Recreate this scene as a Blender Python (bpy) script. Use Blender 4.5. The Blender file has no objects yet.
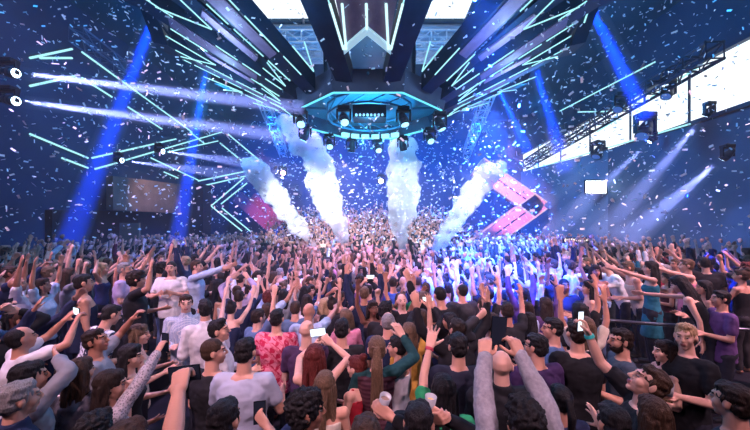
import bpy, bmesh, math, random
import numpy as np
from mathutils import Vector, Matrix, Euler, noise

random.seed(7)
rng = np.random.default_rng(7)
SC = bpy.context.scene
COL = SC.collection
F, ZC = 330.0, 2.7            # focal length in pixels, camera height
PI = math.pi

def P(px, py, d):
    """world point that the photo pixel shows at distance d"""
    return Vector(((px - 375) / F * d, d, ZC - (py - 230) / F * d))

# ------------------------------------------------------------------ camera
cam = bpy.data.cameras.new('camera'); co = bpy.data.objects.new('camera', cam); COL.objects.link(co)
co.location = (0, 0, ZC); co.rotation_euler = (PI / 2, 0, 0)
cam.sensor_width = 36; cam.lens = F * 36 / 750; cam.shift_y = 15 / 750
cam.clip_start = .05; cam.clip_end = 200
SC.camera = co
vs = SC.view_settings
vs.view_transform = 'Standard'; vs.look = 'None'; vs.gamma = 1; vs.use_curve_mapping = False; vs.exposure = 0.1
cy = SC.cycles
cy.use_denoising = True; cy.max_bounces = 4; cy.diffuse_bounces = 2; cy.glossy_bounces = 2
cy.transmission_bounces = 3; cy.volume_bounces = 4; cy.transparent_max_bounces = 16
cy.sample_clamp_indirect = 3; cy.volume_step_rate = 1.0; cy.volume_max_steps = 96
cy.caustics_reflective = False; cy.caustics_refractive = False

w = bpy.data.worlds.new('world'); SC.world = w; w.use_nodes = True
w.node_tree.nodes['Background'].inputs[0].default_value = (.02, .05, .16, 1)
w.node_tree.nodes['Background'].inputs[1].default_value = .3

# ------------------------------------------------------------------ materials
MATS = {}
def nodes(m):
    m.use_nodes = True
    nt = m.node_tree
    return nt, nt.nodes['Principled BSDF']
def mat(name, col, rough=.7, metal=0, spec=.3, emit=None, estr=0, sheen=0):
    if name in MATS: return MATS[name]
    m = bpy.data.materials.new(name); nt, b = nodes(m)
    b.inputs['Base Color'].default_value = (*col, 1); b.inputs['Roughness'].default_value = rough
    b.inputs['Metallic'].default_value = metal; b.inputs['Specular IOR Level'].default_value = spec
    if emit: b.inputs['Emission Color'].default_value = (*emit, 1); b.inputs['Emission Strength'].default_value = estr
    if sheen: b.inputs['Sheen Weight'].default_value = sheen
    MATS[name] = m
    return m
def texmat(name, c1, c2, kind='noise', scale=8, stretch=(1, 1, 1), rough=.75, sharp=None, bump=0, metal=0, spec=.3):
    if name in MATS: return MATS[name]
    m = bpy.data.materials.new(name); nt, b = nodes(m); N = nt.nodes; L = nt.links
    tc = N.new('ShaderNodeTexCoord'); mp = N.new('ShaderNodeMapping'); mp.inputs['Scale'].default_value = stretch
    L.new(tc.outputs['Object'], mp.inputs['Vector'])
    if kind == 'noise':
        t = N.new('ShaderNodeTexNoise'); t.inputs['Scale'].default_value = scale; t.inputs['Detail'].default_value = 4; out = t.outputs['Fac']
    elif kind == 'voronoi':
        t = N.new('ShaderNodeTexVoronoi'); t.inputs['Scale'].default_value = scale; out = t.outputs['Distance']
    elif kind == 'wave':
        t = N.new('ShaderNodeTexWave'); t.inputs['Scale'].default_value = scale; t.bands_direction = 'Z'; out = t.outputs['Fac']
    elif kind == 'magic':
        t = N.new('ShaderNodeTexMagic'); t.inputs['Scale'].default_value = scale; t.inputs['Distortion'].default_value = 2; out = t.outputs['Fac']
    elif kind == 'check':
        t = N.new('ShaderNodeTexBrick'); t.inputs['Scale'].default_value = scale; t.offset = 0; t.inputs['Brick Width'].default_value = .5
        t.inputs['Row Height'].default_value = .5; t.inputs['Mortar Size'].default_value = .06; out = t.outputs['Fac']
    L.new(mp.outputs['Vector'], t.inputs['Vector'])
    cr = N.new('ShaderNodeValToRGB')
    lo, hi = sharp if sharp else (.3, .7)
    cr.color_ramp.elements[0].position = lo; cr.color_ramp.elements[1].position = hi
    cr.color_ramp.elements[0].color = (*c1, 1); cr.color_ramp.elements[1].color = (*c2, 1)
    L.new(out, cr.inputs[0]); L.new(cr.outputs[0], b.inputs['Base Color'])
    b.inputs['Roughness'].default_value = rough; b.inputs['Metallic'].default_value = metal; b.inputs['Specular IOR Level'].default_value = spec
    if bump:
        bp = N.new('ShaderNodeBump'); bp.inputs['Strength'].default_value = bump; bp.inputs['Distance'].default_value = .01
        L.new(out, bp.inputs['Height']); L.new(bp.outputs[0], b.inputs['Normal'])
    MATS[name] = m
    return m
def glow(name, col, s, sample=False):
    if name in MATS: return MATS[name]
    m = bpy.data.materials.new(name); m.use_nodes = True; nt = m.node_tree
    nt.nodes.clear(); e = nt.nodes.new('ShaderNodeEmission'); o = nt.nodes.new('ShaderNodeOutputMaterial')
    e.inputs[0].default_value = (*col, 1); e.inputs[1].default_value = s; nt.links.new(e.outputs[0], o.inputs[0])
    if not sample: m.cycles.emission_sampling = 'NONE'
    MATS[name] = m
    return m
def cloth(name, c, c2=None, **k):
    c2 = c2 or tuple(min(1, v * 1.25 + .003) for v in c)
    return texmat('cloth_' + name, c, c2, 'noise', k.pop('scale', 14), rough=.85, bump=.25, **k)

SKIN = [texmat('skin_%d' % i, c, tuple(v * .88 for v in c), 'noise', 9, rough=.5, spec=.35) for i, c in enumerate([
    (.68, .35, .25), (.60, .28, .19), (.74, .42, .32), (.45, .20, .13), (.22, .09, .06)])]
HAIRM = {k: texmat('hair_' + k, c, tuple(v * 2.1 + .004 for v in c), 'noise', 30, (6, 6, 1), rough=.62, bump=.6, spec=.22) for k, c in dict(
    black=(.008, .007, .008), dark_brown=(.014, .008, .006), brown=(.032, .017, .010), auburn=(.07, .012, .010),
    light_brown=(.085, .050, .030), blond=(.28, .18, .10), grey=(.16, .15, .15)).items()}
LIP = mat('lips', (.38, .12, .11), .45)
EYEW = mat('eye_white', (.24, .21, .2), .5); EYED = mat('iris', (.02, .012, .01), .2)
BLACKM = mat('black_metal', (.012, .014, .02), .45, .6)
DARKM = texmat('dark_painted_steel', (.004, .016, .04), (.008, .03, .07), 'noise', 3, rough=.5)
MAUVE = texmat('mauve_panel', (.22, .15, .24), (.3, .2, .3), 'noise', 6, rough=.6)
TUBE = glow('cyan_tube', (.42, .93, 1.0), 1.1)
TUBEW = glow('pale_tube', (.6, .95, 1.0), 1.3)
SCREEN = glow('phone_screen', (.75, .85, 1), 1.6)
PHONEM = mat('phone_black', (.01, .01, .012), .25)

# ------------------------------------------------------------------ tagging
def tag(o, label, cat, group=None, kind=None):
    if label: o['label'] = label
    if cat: o['category'] = cat
    if group: o['group'] = group
    if kind: o['kind'] = kind
    return o
def link(name, me, m=None, parent=None, mats=None):
    o = bpy.data.objects.new(name, me); COL.objects.link(o)
    if m is not None and me is not None:
        if not me.materials: me.materials.append(m)
    if parent is not None: o.parent = parent
    return o
def empty(name, loc=(0, 0, 0)):
    o = bpy.data.objects.new(name, None); COL.objects.link(o); o.location = loc; o.empty_display_size = .1
    return o

# ------------------------------------------------------------------ geometry collector
class G:
    def __init__(s): s.v = []; s.f = []; s.n = 0; s.mi = []
    def add(s, V, Fs, mi=0):
        V = np.asarray(V, float).reshape(-1, 3); s.v.append(V); s.f += [tuple(int(i) + s.n for i in f) for f in Fs]; s.mi += [mi] * len(Fs); s.n += len(V)
    def rings(s, R, mi=0):
        """R: list of closed rings with equal counts, first and last capped"""
        k = len(R[0]); V = np.concatenate(R); Fs = []
        for a in range(len(R) - 1):
            for i in range(k):
                j = (i + 1) % k
                Fs.append((a * k + i, a * k + j, (a + 1) * k + j, (a + 1) * k + i))
        Fs.append(tuple(range(k - 1, -1, -1))); Fs.append(tuple((len(R) - 1) * k + i for i in range(k)))
        s.add(V, Fs, mi)
    def cap(s, p0, r0, p1, r1, k=10, mi=0, ends=True):
        p0 = np.array(p0, float); p1 = np.array(p1, float); d = p1 - p0; L = np.linalg.norm(d)
        if L < 1e-6: d = np.array((0, 0, 1.)); L = 1e-6
        d = d / max(L, 1e-9)
        u = np.cross(d, (0, 0, 1.) if abs(d[2]) < .9 else (1., 0, 0)); u /= np.linalg.norm(u); v = np.cross(d, u)
        an = np.arange(k) * 2 * PI / k; C = np.outer(np.cos(an), u) + np.outer(np.sin(an), v)
        R = []
        if ends:
            for t in (.15, .6): a = t * PI / 2; R.append(p0 - d * r0 * math.cos(a) + C * r0 * math.sin(a))
        R.append(p0 + C * r0); R.append(p1 + C * r1)
        if ends:
            for t in (.6, .15): a = t * PI / 2; R.append(p1 + d * r1 * math.cos(a) + C * r1 * math.sin(a))
        s.rings(R, mi)
    def ell(s, c, r, M=None, k=14, mi=0):
        R = []; an = np.arange(k) * 2 * PI / k; n = max(6, k // 2)
        for i in range(n):
            ph = PI * (i + .35) / (n - .3) - PI / 2; ph = max(-PI / 2 + .05, min(PI / 2 - .05, ph))
            R.append(np.stack([np.cos(an) * math.cos(ph) * r[0], np.sin(an) * math.cos(ph) * r[1], np.full(k, math.sin(ph) * r[2])], 1))
        if M is not None: R = [q @ M.T for q in R]
        R = [q + np.array(c, float) for q in R]
        s.rings(R, mi)
    def box(s, c, d, M=None, mi=0):
        x, y, z = [v / 2 for v in d]
        V = np.array([(-x, -y, -z), (x, -y, -z), (x, y, -z), (-x, y, -z), (-x, -y, z), (x, -y, z), (x, y, z), (-x, y, z)])
        if M is not None: V = V @ np.array(M)[:3, :3].T
        s.add(V + np.array(c, float), [(0, 3, 2, 1), (4, 5, 6, 7), (0, 1, 5, 4), (1, 2, 6, 5), (2, 3, 7, 6), (3, 0, 4, 7)], mi)
    def hexa(s, V, mi=0):
        """8 corners, bottom loop then top loop"""
        s.add(V, [(0, 3, 2, 1), (4, 5, 6, 7), (0, 1, 5, 4), (1, 2, 6, 5), (2, 3, 7, 6), (3, 0, 4, 7)], mi)
    def prism(s, poly, off, mi=0):
        """polygon (3D points) extruded by vector off"""
        A = np.array([tuple(p) for p in poly], float); n = len(A); B = A + np.array(off, float)
        Fs = [tuple(range(n - 1, -1, -1)), tuple(range(n, 2 * n))] + [(i, (i + 1) % n, n + (i + 1) % n, n + i) for i in range(n)]
        s.add(np.concatenate([A, B]), Fs, mi)
    def xf(s, g, M, mi=None):
        M = np.array(M)
        for V in g.v: s.v.append(V @ M[:3, :3].T + M[:3, 3])
        s.f += [tuple(i + s.n for i in f) for f in g.f]; s.mi += g.mi if mi is None else [mi] * len(g.f); s.n += g.n
    def mesh(s, name, smooth=False):
        me = bpy.data.meshes.new(name)
        V = np.concatenate(s.v); me.from_pydata(V.tolist(), [], s.f)
        if any(s.mi): me.polygons.foreach_set('material_index', s.mi)
        if smooth: me.polygons.foreach_set('use_smooth', [True] * len(me.polygons))
        bm = bmesh.new(); bm.from_mesh(me); bmesh.ops.recalc_face_normals(bm, faces=bm.faces); bm.to_mesh(me); bm.free()
        me.update(); return me
    def obj(s, name, m, parent=None, smooth=False):
        me = s.mesh(name, smooth)
        for q in (m if isinstance(m, (list, tuple)) else [m]): me.materials.append(q)
        return link(name, me, None, parent)

def remesh(g, voxel, smooth=2, disp=None):
    """fuse the overlapping pieces into ONE continuous skin; returns a mesh"""
    me = g.mesh('tmp'); o = bpy.data.objects.new('tmp', me); COL.objects.link(o)
    r = o.modifiers.new('r', 'REMESH'); r.mode = 'VOXEL'; r.voxel_size = voxel; r.use_smooth_shade = True
    if smooth:
        sm = o.modifiers.new('s', 'SMOOTH'); sm.factor = .5; sm.iterations = smooth
    dg = bpy.context.evaluated_depsgraph_get()
    out = bpy.data.meshes.new_from_object(o.evaluated_get(dg), depsgraph=dg)
    bpy.data.objects.remove(o); bpy.data.meshes.remove(me)
    out.materials.clear()
    if disp:
        n = len(out.vertices); co_ = np.empty(n * 3); out.vertices.foreach_get('co', co_); no = np.empty(n * 3); out.vertices.foreach_get('normal', no)
        co_ = co_.reshape(-1, 3); no = no.reshape(-1, 3)
        a = np.array([disp(Vector(p)) for p in co_])
        co_ += no * a[:, None]; out.vertices.foreach_set('co', co_.ravel()); out.update()
    out.polygons.foreach_set('use_smooth', [True] * len(out.polygons))
    return out

# ------------------------------------------------------------------ people
def npv(v): return np.array(v, float)
def unit(v): v = npv(v); return v / np.linalg.norm(v)
def ik(S, T, l1, l2, hint):
    v = T - S; d = min(max(np.linalg.norm(v), .12), .995 * (l1 + l2)); u = unit(v)
    a = (l1 * l1 - l2 * l2 + d * d) / (2 * d); h = math.sqrt(max(l1 * l1 - a * a, 1e-6))
    hp = npv(hint) - u * np.dot(hint, u)
    if np.linalg.norm(hp) < 1e-3: hp = np.array((0, 0, -1.)) - u * u[2] * -1
    return S + u * a + unit(hp) * h, S + u * d

def frame(z, xh):
    """rotation with columns x,y,z from main axis z and a hint for x"""
    z = unit(z); x = npv(xh) - z * np.dot(xh, z)
    if np.linalg.norm(x) < 1e-3: x = np.cross(z, (0, 1, .3))
    x = unit(x); y = np.cross(z, x); return np.stack([x, y, z], 1)

HANDS = {  # per finger: knuckle curl, middle curl; thumb: out angle, curl
    'open': ([(8, 12), (3, 8), (5, 10), (10, 14)], (50, 10), 9),
    'fist': ([(80, 95), (84, 95), (86, 95), (88, 95)], (25, 60), 0),
    'point': ([(2, 4), (75, 95), (82, 95), (85, 95)], (25, 50), 0),
    'grip': ([(38, 48), (42, 50), (45, 52), (48, 55)], (48, 35), 3),
    'relax': ([(22, 28), (25, 32), (28, 36), (32, 40)], (35, 20), 3),
    'two': ([(4, 6), (4, 6), (82, 95), (85, 95)], (20, 60), 8),
}
def hand(g, W, R, side, kind, fr=.0092, k=8):
    """W wrist, R frame: z along the hand, y away from the palm side (palm faces -y), x towards the thumb"""
    curls, (ta, tc), spr = HANDS[kind]
    def T(p): return W + R @ npv(p)
    ws = [.030, .010, -.010, -.029]; ln = [.072, .08, .074, .058]; kz = [.092, .096, .091, .083]
    for x, z in zip(ws, kz): g.cap(T((x * .7, 0, .0)), .015, T((x, 0, z)), .0125, k)
    g.cap(T((.0, -.006, .02)), .019, T((0, -.003, .075)), .016, k)
    for i, (x, z) in enumerate(zip(ws, kz)):
        a, b = [math.radians(q) for q in curls[i]]; s = math.radians((1.5 - i) * spr)
        p = npv((x, 0, z)); th = a; L = ln[i]
        for t, (fl, r) in enumerate(((.46, fr), (.30, fr * .92), (.24, fr * .82))):
            d = npv((math.sin(s) * math.cos(th), -math.sin(th), math.cos(th) * math.cos(s)))
            q = p + d * L * fl; g.cap(T(p), fr * (1, .95, .88)[t], T(q), r, k); p = q; th += b if t == 0 else b * .55
    a = math.radians(ta); p = npv((.024, -.008, .018)); d = npv((math.sin(a), -.35, math.cos(a))); d /= np.linalg.norm(d)
    q = p + d * .045; g.cap(T(p), .0165, T(q), .0125, k)
    a2 = a - math.radians(tc); d = npv((math.sin(a2), -.35 - tc / 150, math.cos(a2))); d /= np.linalg.norm(d)
    g.cap(T(q), .0125, T(q + d * .032), .0105, k); g.cap(T(q + d * .032), .0105, T(q + d * .054), .009, k)

def head_parts(g, T, k=12, fem=False):
    def E(c, r): g.ell(T(c), r, M=T.R, k=k)
    def Cp(a, ra, b, rb): g.cap(T(a), ra, T(b), rb, 8)
    E((0, -.014, .028), (.076, .097, .092)); E((0, .018, -.042), (.058 - .004 * fem, .066, .066))
    E((0, .058, -.088), (.026 - .004 * fem, .026, .022))
    for s in (-1, 1):
        E((s * .034, .046, -.02), (.03, .036, .034)); E((s * .08, -.01, -.002), (.010, .02, .033))
        E((s * .011, .098, -.022), (.009, .010, .008))
        Cp((s * .014, .084, .034), .0105, (s * .042, .070, .036), .010)
    Cp((0, .086, .022), .009, (0, .108, -.016), .0125)
    Cp((-.016, .086, -.050), .0075, (.016, .086, -.050), .0075); Cp((-.013, .085, -.060), .0085, (.013, .085, -.060), .0085)

class HT:
    """transform of head local points"""
    def __init__(s, c, R, sc=1.0): s.c = npv(c); s.R = R * sc; s.sc = sc
    def __call__(s, p): return s.c + s.R @ npv(p)

def rotm(yaw=0, pitch=0, roll=0):
    """degrees: yaw + turns to the figure's left, pitch + looks up, roll + tips to its right"""
    return np.array(Euler((math.radians(pitch), math.radians(roll), math.radians(yaw)), 'YXZ').to_matrix())

def skeleton(p):
    f = p.get('fem', False); S = {}
    lean = rotm(p.get('twist', 0), -p.get('lean', 0), p.get('side', 0))
    p0 = npv((0, 0, .93)); B = lambda q: p0 + lean @ npv(q)
    sh = .158 if f else .182
    S['B'] = B; S['R'] = lean; S['f'] = f
    S['neck'] = B((0, -.005, .555)); S['hR'] = lean @ rotm(p.get('yaw', 0), p.get('pitch', 0), p.get('roll', 0))
    S['head'] = B((0, .012, .60)) + S['hR'] @ npv((0, .008, .098))
    S['T'] = HT(S['head'], S['hR'], .96)
    for sd, nm in ((-1, 'L'), (1, 'R')):
        a = p.get('arm' + nm, 'down'); sp = B((sd * sh, 0, .485)); l1, l2 = .285, .25
        up = 0
        if isinstance(a, str): a = ARM[a]
        if a[0] == 'ik':
            hint = a[2] if len(a) > 2 and a[2] is not None else (sd * .8, -.2, -.5)
            E_, W_ = ik(sp, npv(a[1]), l1, l2, npv(hint))
        elif a[0] == 'b':   # directions in body space, mirrored
            u = lean @ unit((sd * a[1][0], a[1][1], a[1][2])); w_ = lean @ unit((sd * a[2][0], a[2][1], a[2][2]))
            E_ = sp + u * l1; W_ = E_ + w_ * l2
        if E_[2] > sp[2]:
            lift = lean @ npv((-sd * .012, 0, .035)); sp = sp + lift; E_ = E_ + lift * .7
        S['s' + nm] = sp; S['e' + nm] = E_; S['w' + nm] = W_
        d = unit(W_ - E_); hk = p.get('hand' + nm, 'open')
        palm = p.get('palm' + nm)
        if palm is None: palm = lean @ npv((-sd * .35, 1, .2))   # palms face forward
        # y axis = away from palm
        y = -npv(palm); z = unit(d + npv(p.get('bend' + nm, (0, 0, 0)))); y = y - z * np.dot(y, z)
        if np.linalg.norm(y) < 1e-3: y = np.cross(z, (1, 0, 0))
        y = unit(y); x = np.cross(y, z)
        S['hx' + nm] = x; thumb = -sd if True else sd
        # mirror so that the thumb is on the correct side: right hand, palm forward, fingers up -> thumb towards the head (-x)
        tx = x if (np.dot(x, x) and HSIDE(x, y, z, sd)) else -x
        S['hM' + nm] = np.stack([tx, y, z], 1); S['hk' + nm] = hk
    return S
def HSIDE(x, y, z, sd):
    # for the right hand thumb direction = palmnormal(-y) x fingers(z) ... right hand: palm +Y world, fingers +Z -> thumb -X
    t = np.cross(z, -y) * (1 if sd > 0 else -1)   # z x palm = (0,0,1)x(0,1,0) = (-1,0,0)
    return np.dot(t, x) > 0

ARM = {
    'down': ('b', (.12, .02, -1), (.05, .35, -1)),
    'bent': ('b', (.18, .1, -1), (-.35, .9, .15)),
    'up': ('b', (.38, .12, 1), (-.05, .12, 1)),
    'upw': ('b', (.75, .15, .75), (.12, .1, 1)),
    'upf': ('b', (.22, .75, .75), (.05, .45, 1)),
    'fwd': ('b', (.12, 1, .35), (.0, 1, .45)),
    'wide': ('b', (.95, .2, .35), (.85, .2, .75)),
    'phone': ('b', (.25, .85, .35), (-.55, .45, .85)),
    'clap': ('b', (.45, .45, .85), (-.65, .35, .75)),
    'chest': ('b', (.3, .3, -.85), (-.75, .75, .35)),
    'headt': ('b', (.85, .1, .6), (-.75, -.15, .55)),
    'pump': ('b', (.5, .45, .3), (.0, .1, 1)),
    'out': ('b', (.9, .35, -.15), (.5, .8, .3)),
}
def torso_rings(S, rows, k=18):
    R = []; an = np.arange(k) * 2 * PI / k
    for z, rx, ry, yo in rows:
        ring = np.stack([np.sign(np.cos(an)) * np.abs(np.cos(an)) ** .85 * rx, np.sign(np.sin(an)) * np.abs(np.sin(an)) ** .85 * ry + yo, np.full(k, z)], 1)
        R.append(np.array([S['B'](q) for q in ring]))
    return R
def rows_for(f, off=0):
    if f: r = [(-.10, .15, .11, -.01), (-.02, .165, .12, -.012), (.10, .135, .10, 0), (.18, .118, .088, 0), (.28, .128, .098, .008), (.36, .14, .115, .02), (.43, .142, .092, .004), (.49, .115, .07, 0), (.535, .06, .05, 0)]
    else: r = [(-.10, .145, .11, 0), (-.02, .158, .12, 0), (.10, .15, .112, .004), (.18, .148, .108, .004), (.28, .165, .118, .004), (.36, .18, .125, .006), (.43, .18, .11, 0), (.49, .14, .082, 0), (.54, .065, .055, 0)]
    return [(z, a + off, b + off, y) for z, a, b, y in r]
LEGS = {'stand': 0}
def hips(S, p):
    st = p.get('stance', .1); out = []
    for sd in (-1, 1):
        a = npv((sd * .085, 0, .90)); b = npv((sd * st, .02, .49)); c = npv((sd * (st + .02), -.02, .09)); out.append((a, b, c))
    return out

def body_mesh(p, voxel):
    S = skeleton(p); g = G(); f = S['f']; m = .88 if f else 1.0; fat = p.get('fat', 0)
    g.rings(torso_rings(S, rows_for(f, fat)))
    g.cap(S['neck'] - S['R'] @ npv((0, 0, .05)), .062 * m, S['T']((0, -.02, -.05)), .053 * m, 12)
    head_parts(g, S['T'], fem=f)
    for nm in 'LR':
        s_, e_, w_ = S['s' + nm], S['e' + nm], S['w' + nm]
        g.ell(s_, (.058 * m,) * 3); g.cap(S['B']((.0, 0, .46)) * .55 + s_ * .45, .055 * m, s_, .054 * m)
        g.cap(s_, .049 * m, e_, .038 * m); mid = e_ * .65 + w_ * .35; g.cap(e_, .037 * m, mid, .038 * m); g.cap(mid, .038 * m, w_, .0245 * m)
        fr = max(.0092, voxel * .92) * (.94 if f and voxel < .01 else 1)
        hand(g, w_, S['hM' + nm], 1, S['hk' + nm], fr, 8)
    for sd, (a, b, c) in zip((-1, 1), hips(S, p)):
        g.cap(a, .088, b, .056 * m); g.cap(b, .055 * m, (b + c) / 2, .052 * m); g.cap((b + c) / 2, .052 * m, c, .036 * m)
        g.cap(c + npv((0, -.02, -.04)), .038, c + npv((sd * .02, .14, -.055)), .03)
    me = remesh(g, voxel, 3 if voxel < .01 else 2)
    # lips, brows and eyes
    T = S['T']; Ri = np.linalg.inv(T.R)
    n = len(me.polygons); ce = np.empty(n * 3); me.polygons.foreach_get('center', ce); ce = (ce.reshape(-1, 3) - T.c) @ Ri.T
    mi = np.zeros(n, int)
    mi[(np.abs(ce[:, 0]) < .023) & (ce[:, 2] > -.068) & (ce[:, 2] < -.043) & (ce[:, 1] > .083)] = 1
    mi[(np.abs(ce[:, 0]) > .012) & (np.abs(ce[:, 0]) < .048) & (ce[:, 2] > .031) & (ce[:, 2] < .041) & (ce[:, 1] > .06)] = 2
    me.polygons.foreach_set('material_index', mi.tolist())
    if voxel < .02:
        bm = bmesh.new(); bm.from_mesh(me)
        e = G()
        for sd in (-1, 1):
            c = (sd * .031, .0775, .012); e.ell(T(c), (.0115, .0105, .0058), M=T.R, k=10, mi=3)
            e.ell(T((sd * .031, .0865, .012)), (.0052, .0025, .0048), M=T.R, k=8, mi=4)
        me2 = e.mesh('e', True); bm.from_mesh(me2); bm.to_mesh(me); bm.free(); bpy.data.meshes.remove(me2)
    return me, S

def cn(freq, amp):
    return lambda v: amp * (noise.noise(v * freq) + .8 * (.4 - abs(noise.noise(Vector((v.x, v.y, v.z * 1.6)) * freq * 1.2 + Vector((5, 1, 2))))) + .3 * noise.noise(v * freq * 2.6))
def shirt_mesh(p, S, kind, voxel):
    g = G(); f = S['f']; m = .88 if f else 1.0; off = {'tank': .006, 'dress': .008, 'jacket': .028}.get(kind, .015) + p.get('fat', 0)
    rw = rows_for(f, off)
    if kind in ('tank', 'dress'): rw = [r for r in rw if r[0] < .45]
    else: rw = rw[:-1] + [(.525, .085, .07, -.004)]
    if kind == 'dress': rw = [(-.42, .19, .15, 0), (-.25, .18, .135, 0)] + rw[1:]
    elif kind == 'crop': rw = [r for r in rw if r[0] > .15]
    else: rw = [(-.13, rw[0][1] + .008, rw[0][2] + .008, 0)] + rw[1:]
    g.rings(torso_rings(S, rw))
    for nm, sd in (('L', -1), ('R', 1)):
        s_, e_, w_ = S['s' + nm], S['e' + nm], S['w' + nm]
        if kind in ('tank', 'dress'):
            for y in (.085, -.075): g.cap(S['B']((sd * .085, y, .38)), .016, S['B']((sd * .09, 0, .515)), .017)
            continue
        o2 = .014 if kind != 'jacket' else .024
        g.cap(S['B']((.0, 0, .46)) * .5 + s_ * .5, .056 * m + o2, s_, .054 * m + o2)
        if kind in ('tee', 'crop'): q = s_ * .42 + e_ * .58; g.cap(s_, .053 * m + o2, q, .051 * m + o2, ends=True)
        else:
            g.cap(s_, .053 * m + o2, e_, .042 * m + o2)
            t = p.get('cuff', .9); q = e_ * (1 - t) + w_ * t
            g.cap(e_, .042 * m + o2, q, .032 * m + o2 * .7)
        if kind in ('jacket', 'shirt'): pass
    if kind in ('shirt', 'jacket'):   # collar
        g.cap(S['neck'] - S['R'] @ npv((0, 0, .04)), .078 * m, S['neck'] + S['R'] @ npv((0, -.008, .03)), .068 * m, 14, ends=False)
    return remesh(g, voxel, 2, cn(11, .010 if kind != 'tank' else .004))
def trouser_mesh(p, S, voxel, kind='long'):
    g = G(); f = S['f']
    R = torso_rings(S, [(-.13, .155, .12, -.005), (-.02, .172, .13, -.008), (.06, .155, .118, 0)]); g.rings(R)
    for a, b, c in hips(S, p):
        g.cap(a, .10, b, .07); g.cap(b, .07, c, .055)
    return remesh(g, voxel, 2, cn(8, .008))
def shoe_mesh(p, S):
    g = G()
    for sd, (a, b, c) in zip((-1, 1), hips(S, p)):
        g.cap(c + npv((0, -.03, -.04)), .05, c + npv((sd * .02, .15, -.052)), .038)
        g.cap(c + npv((0, 0, .02)), .055, c + npv((0, -.01, -.04)), .052)
    return g.mesh('shoes', True)

def hair_mesh(kind, voxel=.008):
    g = G(); amp = .004; f = 60; st = (1, 1, .12)
    cap_ = lambda o=0: (g.ell((0, -.022, .045), (.083 + o, .100 + o, .090 + o)), g.ell((0, -.04, .0), (.080 + o, .074 + o, .078 + o)))
    if kind == 'buzz': g.ell((0, -.022, .040), (.080, .098, .087)); g.ell((0, -.04, .0), (.078, .072, .07)); amp = .001
    elif kind == 'short':
        cap_(-.002); g.ell((0, .020, .090), (.064, .055, .036)); amp = .010; f = 48; st = (1, .45, .6)
        for s in (-1, 1): g.cap((s * .074, .012, .045), .014, (s * .074, .012, .0), .006)
    elif kind == 'quiff': cap_(-.002); g.ell((0, .026, .105), (.060, .052, .034)); amp = .009
    elif kind == 'curly': cap_(.012); g.ell((0, .03, .10), (.07, .06, .04)); amp = .020; f = 42; st = (1, 1, 1)
    elif kind in ('long', 'verylong'):
        cap_(.004); g.ell((0, .03, .09), (.068, .05, .04)); L = .34 if kind == 'long' else .46
        for i in range(9):
            x = (i - 4) * .021; g.cap((x * .9, -.078 + abs(x) * .35, .02), .026, (x * 1.15, -.095 + abs(x) * .3, -L * .62), .016, 8)
        for i in range(34):     # wavy locks
            a = PI * (1.5 + random.uniform(-.56, .56)); x0, y0 = math.cos(a) * .078, math.sin(a) * .085 - .012; q = npv((x0, y0, .05 + random.uniform(-.02, .03)))
            ph = random.uniform(0, 6.28); Ls = L * random.uniform(.75, 1.1); n = 6; r = random.uniform(.010, .015)
            for k_ in range(1, n + 1):
                t = k_ / n; nx = npv((x0 * (1.05 + .35 * t) + .010 * math.sin(ph + t * 7), y0 * (1.06 + .12 * math.sin(t * 2.5)) - .012 * t + .008 * math.cos(ph + t * 6), .05 - (Ls + .05) * t))
                g.cap(q, r, nx, r * (.96 if k_ < n else .5), 6); q = nx
        amp = .005; f = 60
    elif kind == 'bob':
        cap_(.006); g.ell((0, .03, .09), (.068, .05, .038))
        for i in range(9): x = (i - 4) * .021; g.cap((x * .9, -.085 + abs(x) * .35, .02), .028, (x * 1.3, -.09 + abs(x) * .3, -.14), .022, 8)
        for s in (-1, 1): g.cap((s * .080, -.005, .03), .018, (s * .09, .01, -.13), .017, 8)
        amp = .007
    elif kind in ('ponytail', 'dreads'):
        cap_(-.001); g.ell((0, .03, .09), (.064, .05, .034)); g.ell((0, -.115, .045), (.028, .03, .028))
        if kind == 'ponytail': g.cap((0, -.12, .05), .024, (0, -.165, -.06), .032); g.cap((0, -.165, -.06), .032, (0, -.145, -.34), .014)
        else:
            for i in range(16):
                a = i * 2 * PI / 16; r = .028 * (1 + .4 * (i % 2)); x, y = math.cos(a) * r, math.sin(a) * r * .5
                g.cap((x * .6, -.12 + y, .04), .010, (x * 1.1, -.165 + y, -.10), .011, 6); g.cap((x * 1.1, -.165 + y, -.10), .011, (x * 1.4, -.15 + y, -.42 - .1 * random.random()), .007, 6)
            for i in range(13):
                a = (i - 6) * .25; g.cap((math.sin(a) * .075, .06 - abs(a) * .03, .105 - abs(a) * .035), .008, (math.sin(a) * .035, -.11, .06), .008, 6)
        amp = .003
    elif kind == 'bun':
        cap_(0); g.ell((0, .03, .09), (.064, .05, .034)); g.ell((0, -.085, .13), (.043, .043, .038)); amp = .005
    elif kind == 'receding':
        g.ell((0, -.035, .030), (.082, .092, .085)); g.ell((0, -.045, -.01), (.079, .07, .07)); amp = .002
    elif kind == 'beard':
        g.ell((0, .024, -.070), (.062, .068, .052)); amp = .003
        for s in (-1, 1): g.cap((s * .062, .02, -.05), .014, (s * .074, .012, .0), .006)
        g.cap((-.022, .093, -.040), .006, (.022, .093, -.040), .006, 6)
    seed = random.random() * 50
    return remesh(g, voxel, 1, lambda v: amp * noise.noise(Vector((v.x * f * st[0] + seed, v.y * f * st[1], v.z * f * st[2]))) + .3 * amp * noise.noise(v * 90))

HAIRC = {}
def hair_for(kind, voxel=.008):
    key = (kind, voxel)
    if key not in HAIRC: HAIRC[key] = hair_mesh(kind, voxel)
    return HAIRC[key]

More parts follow.
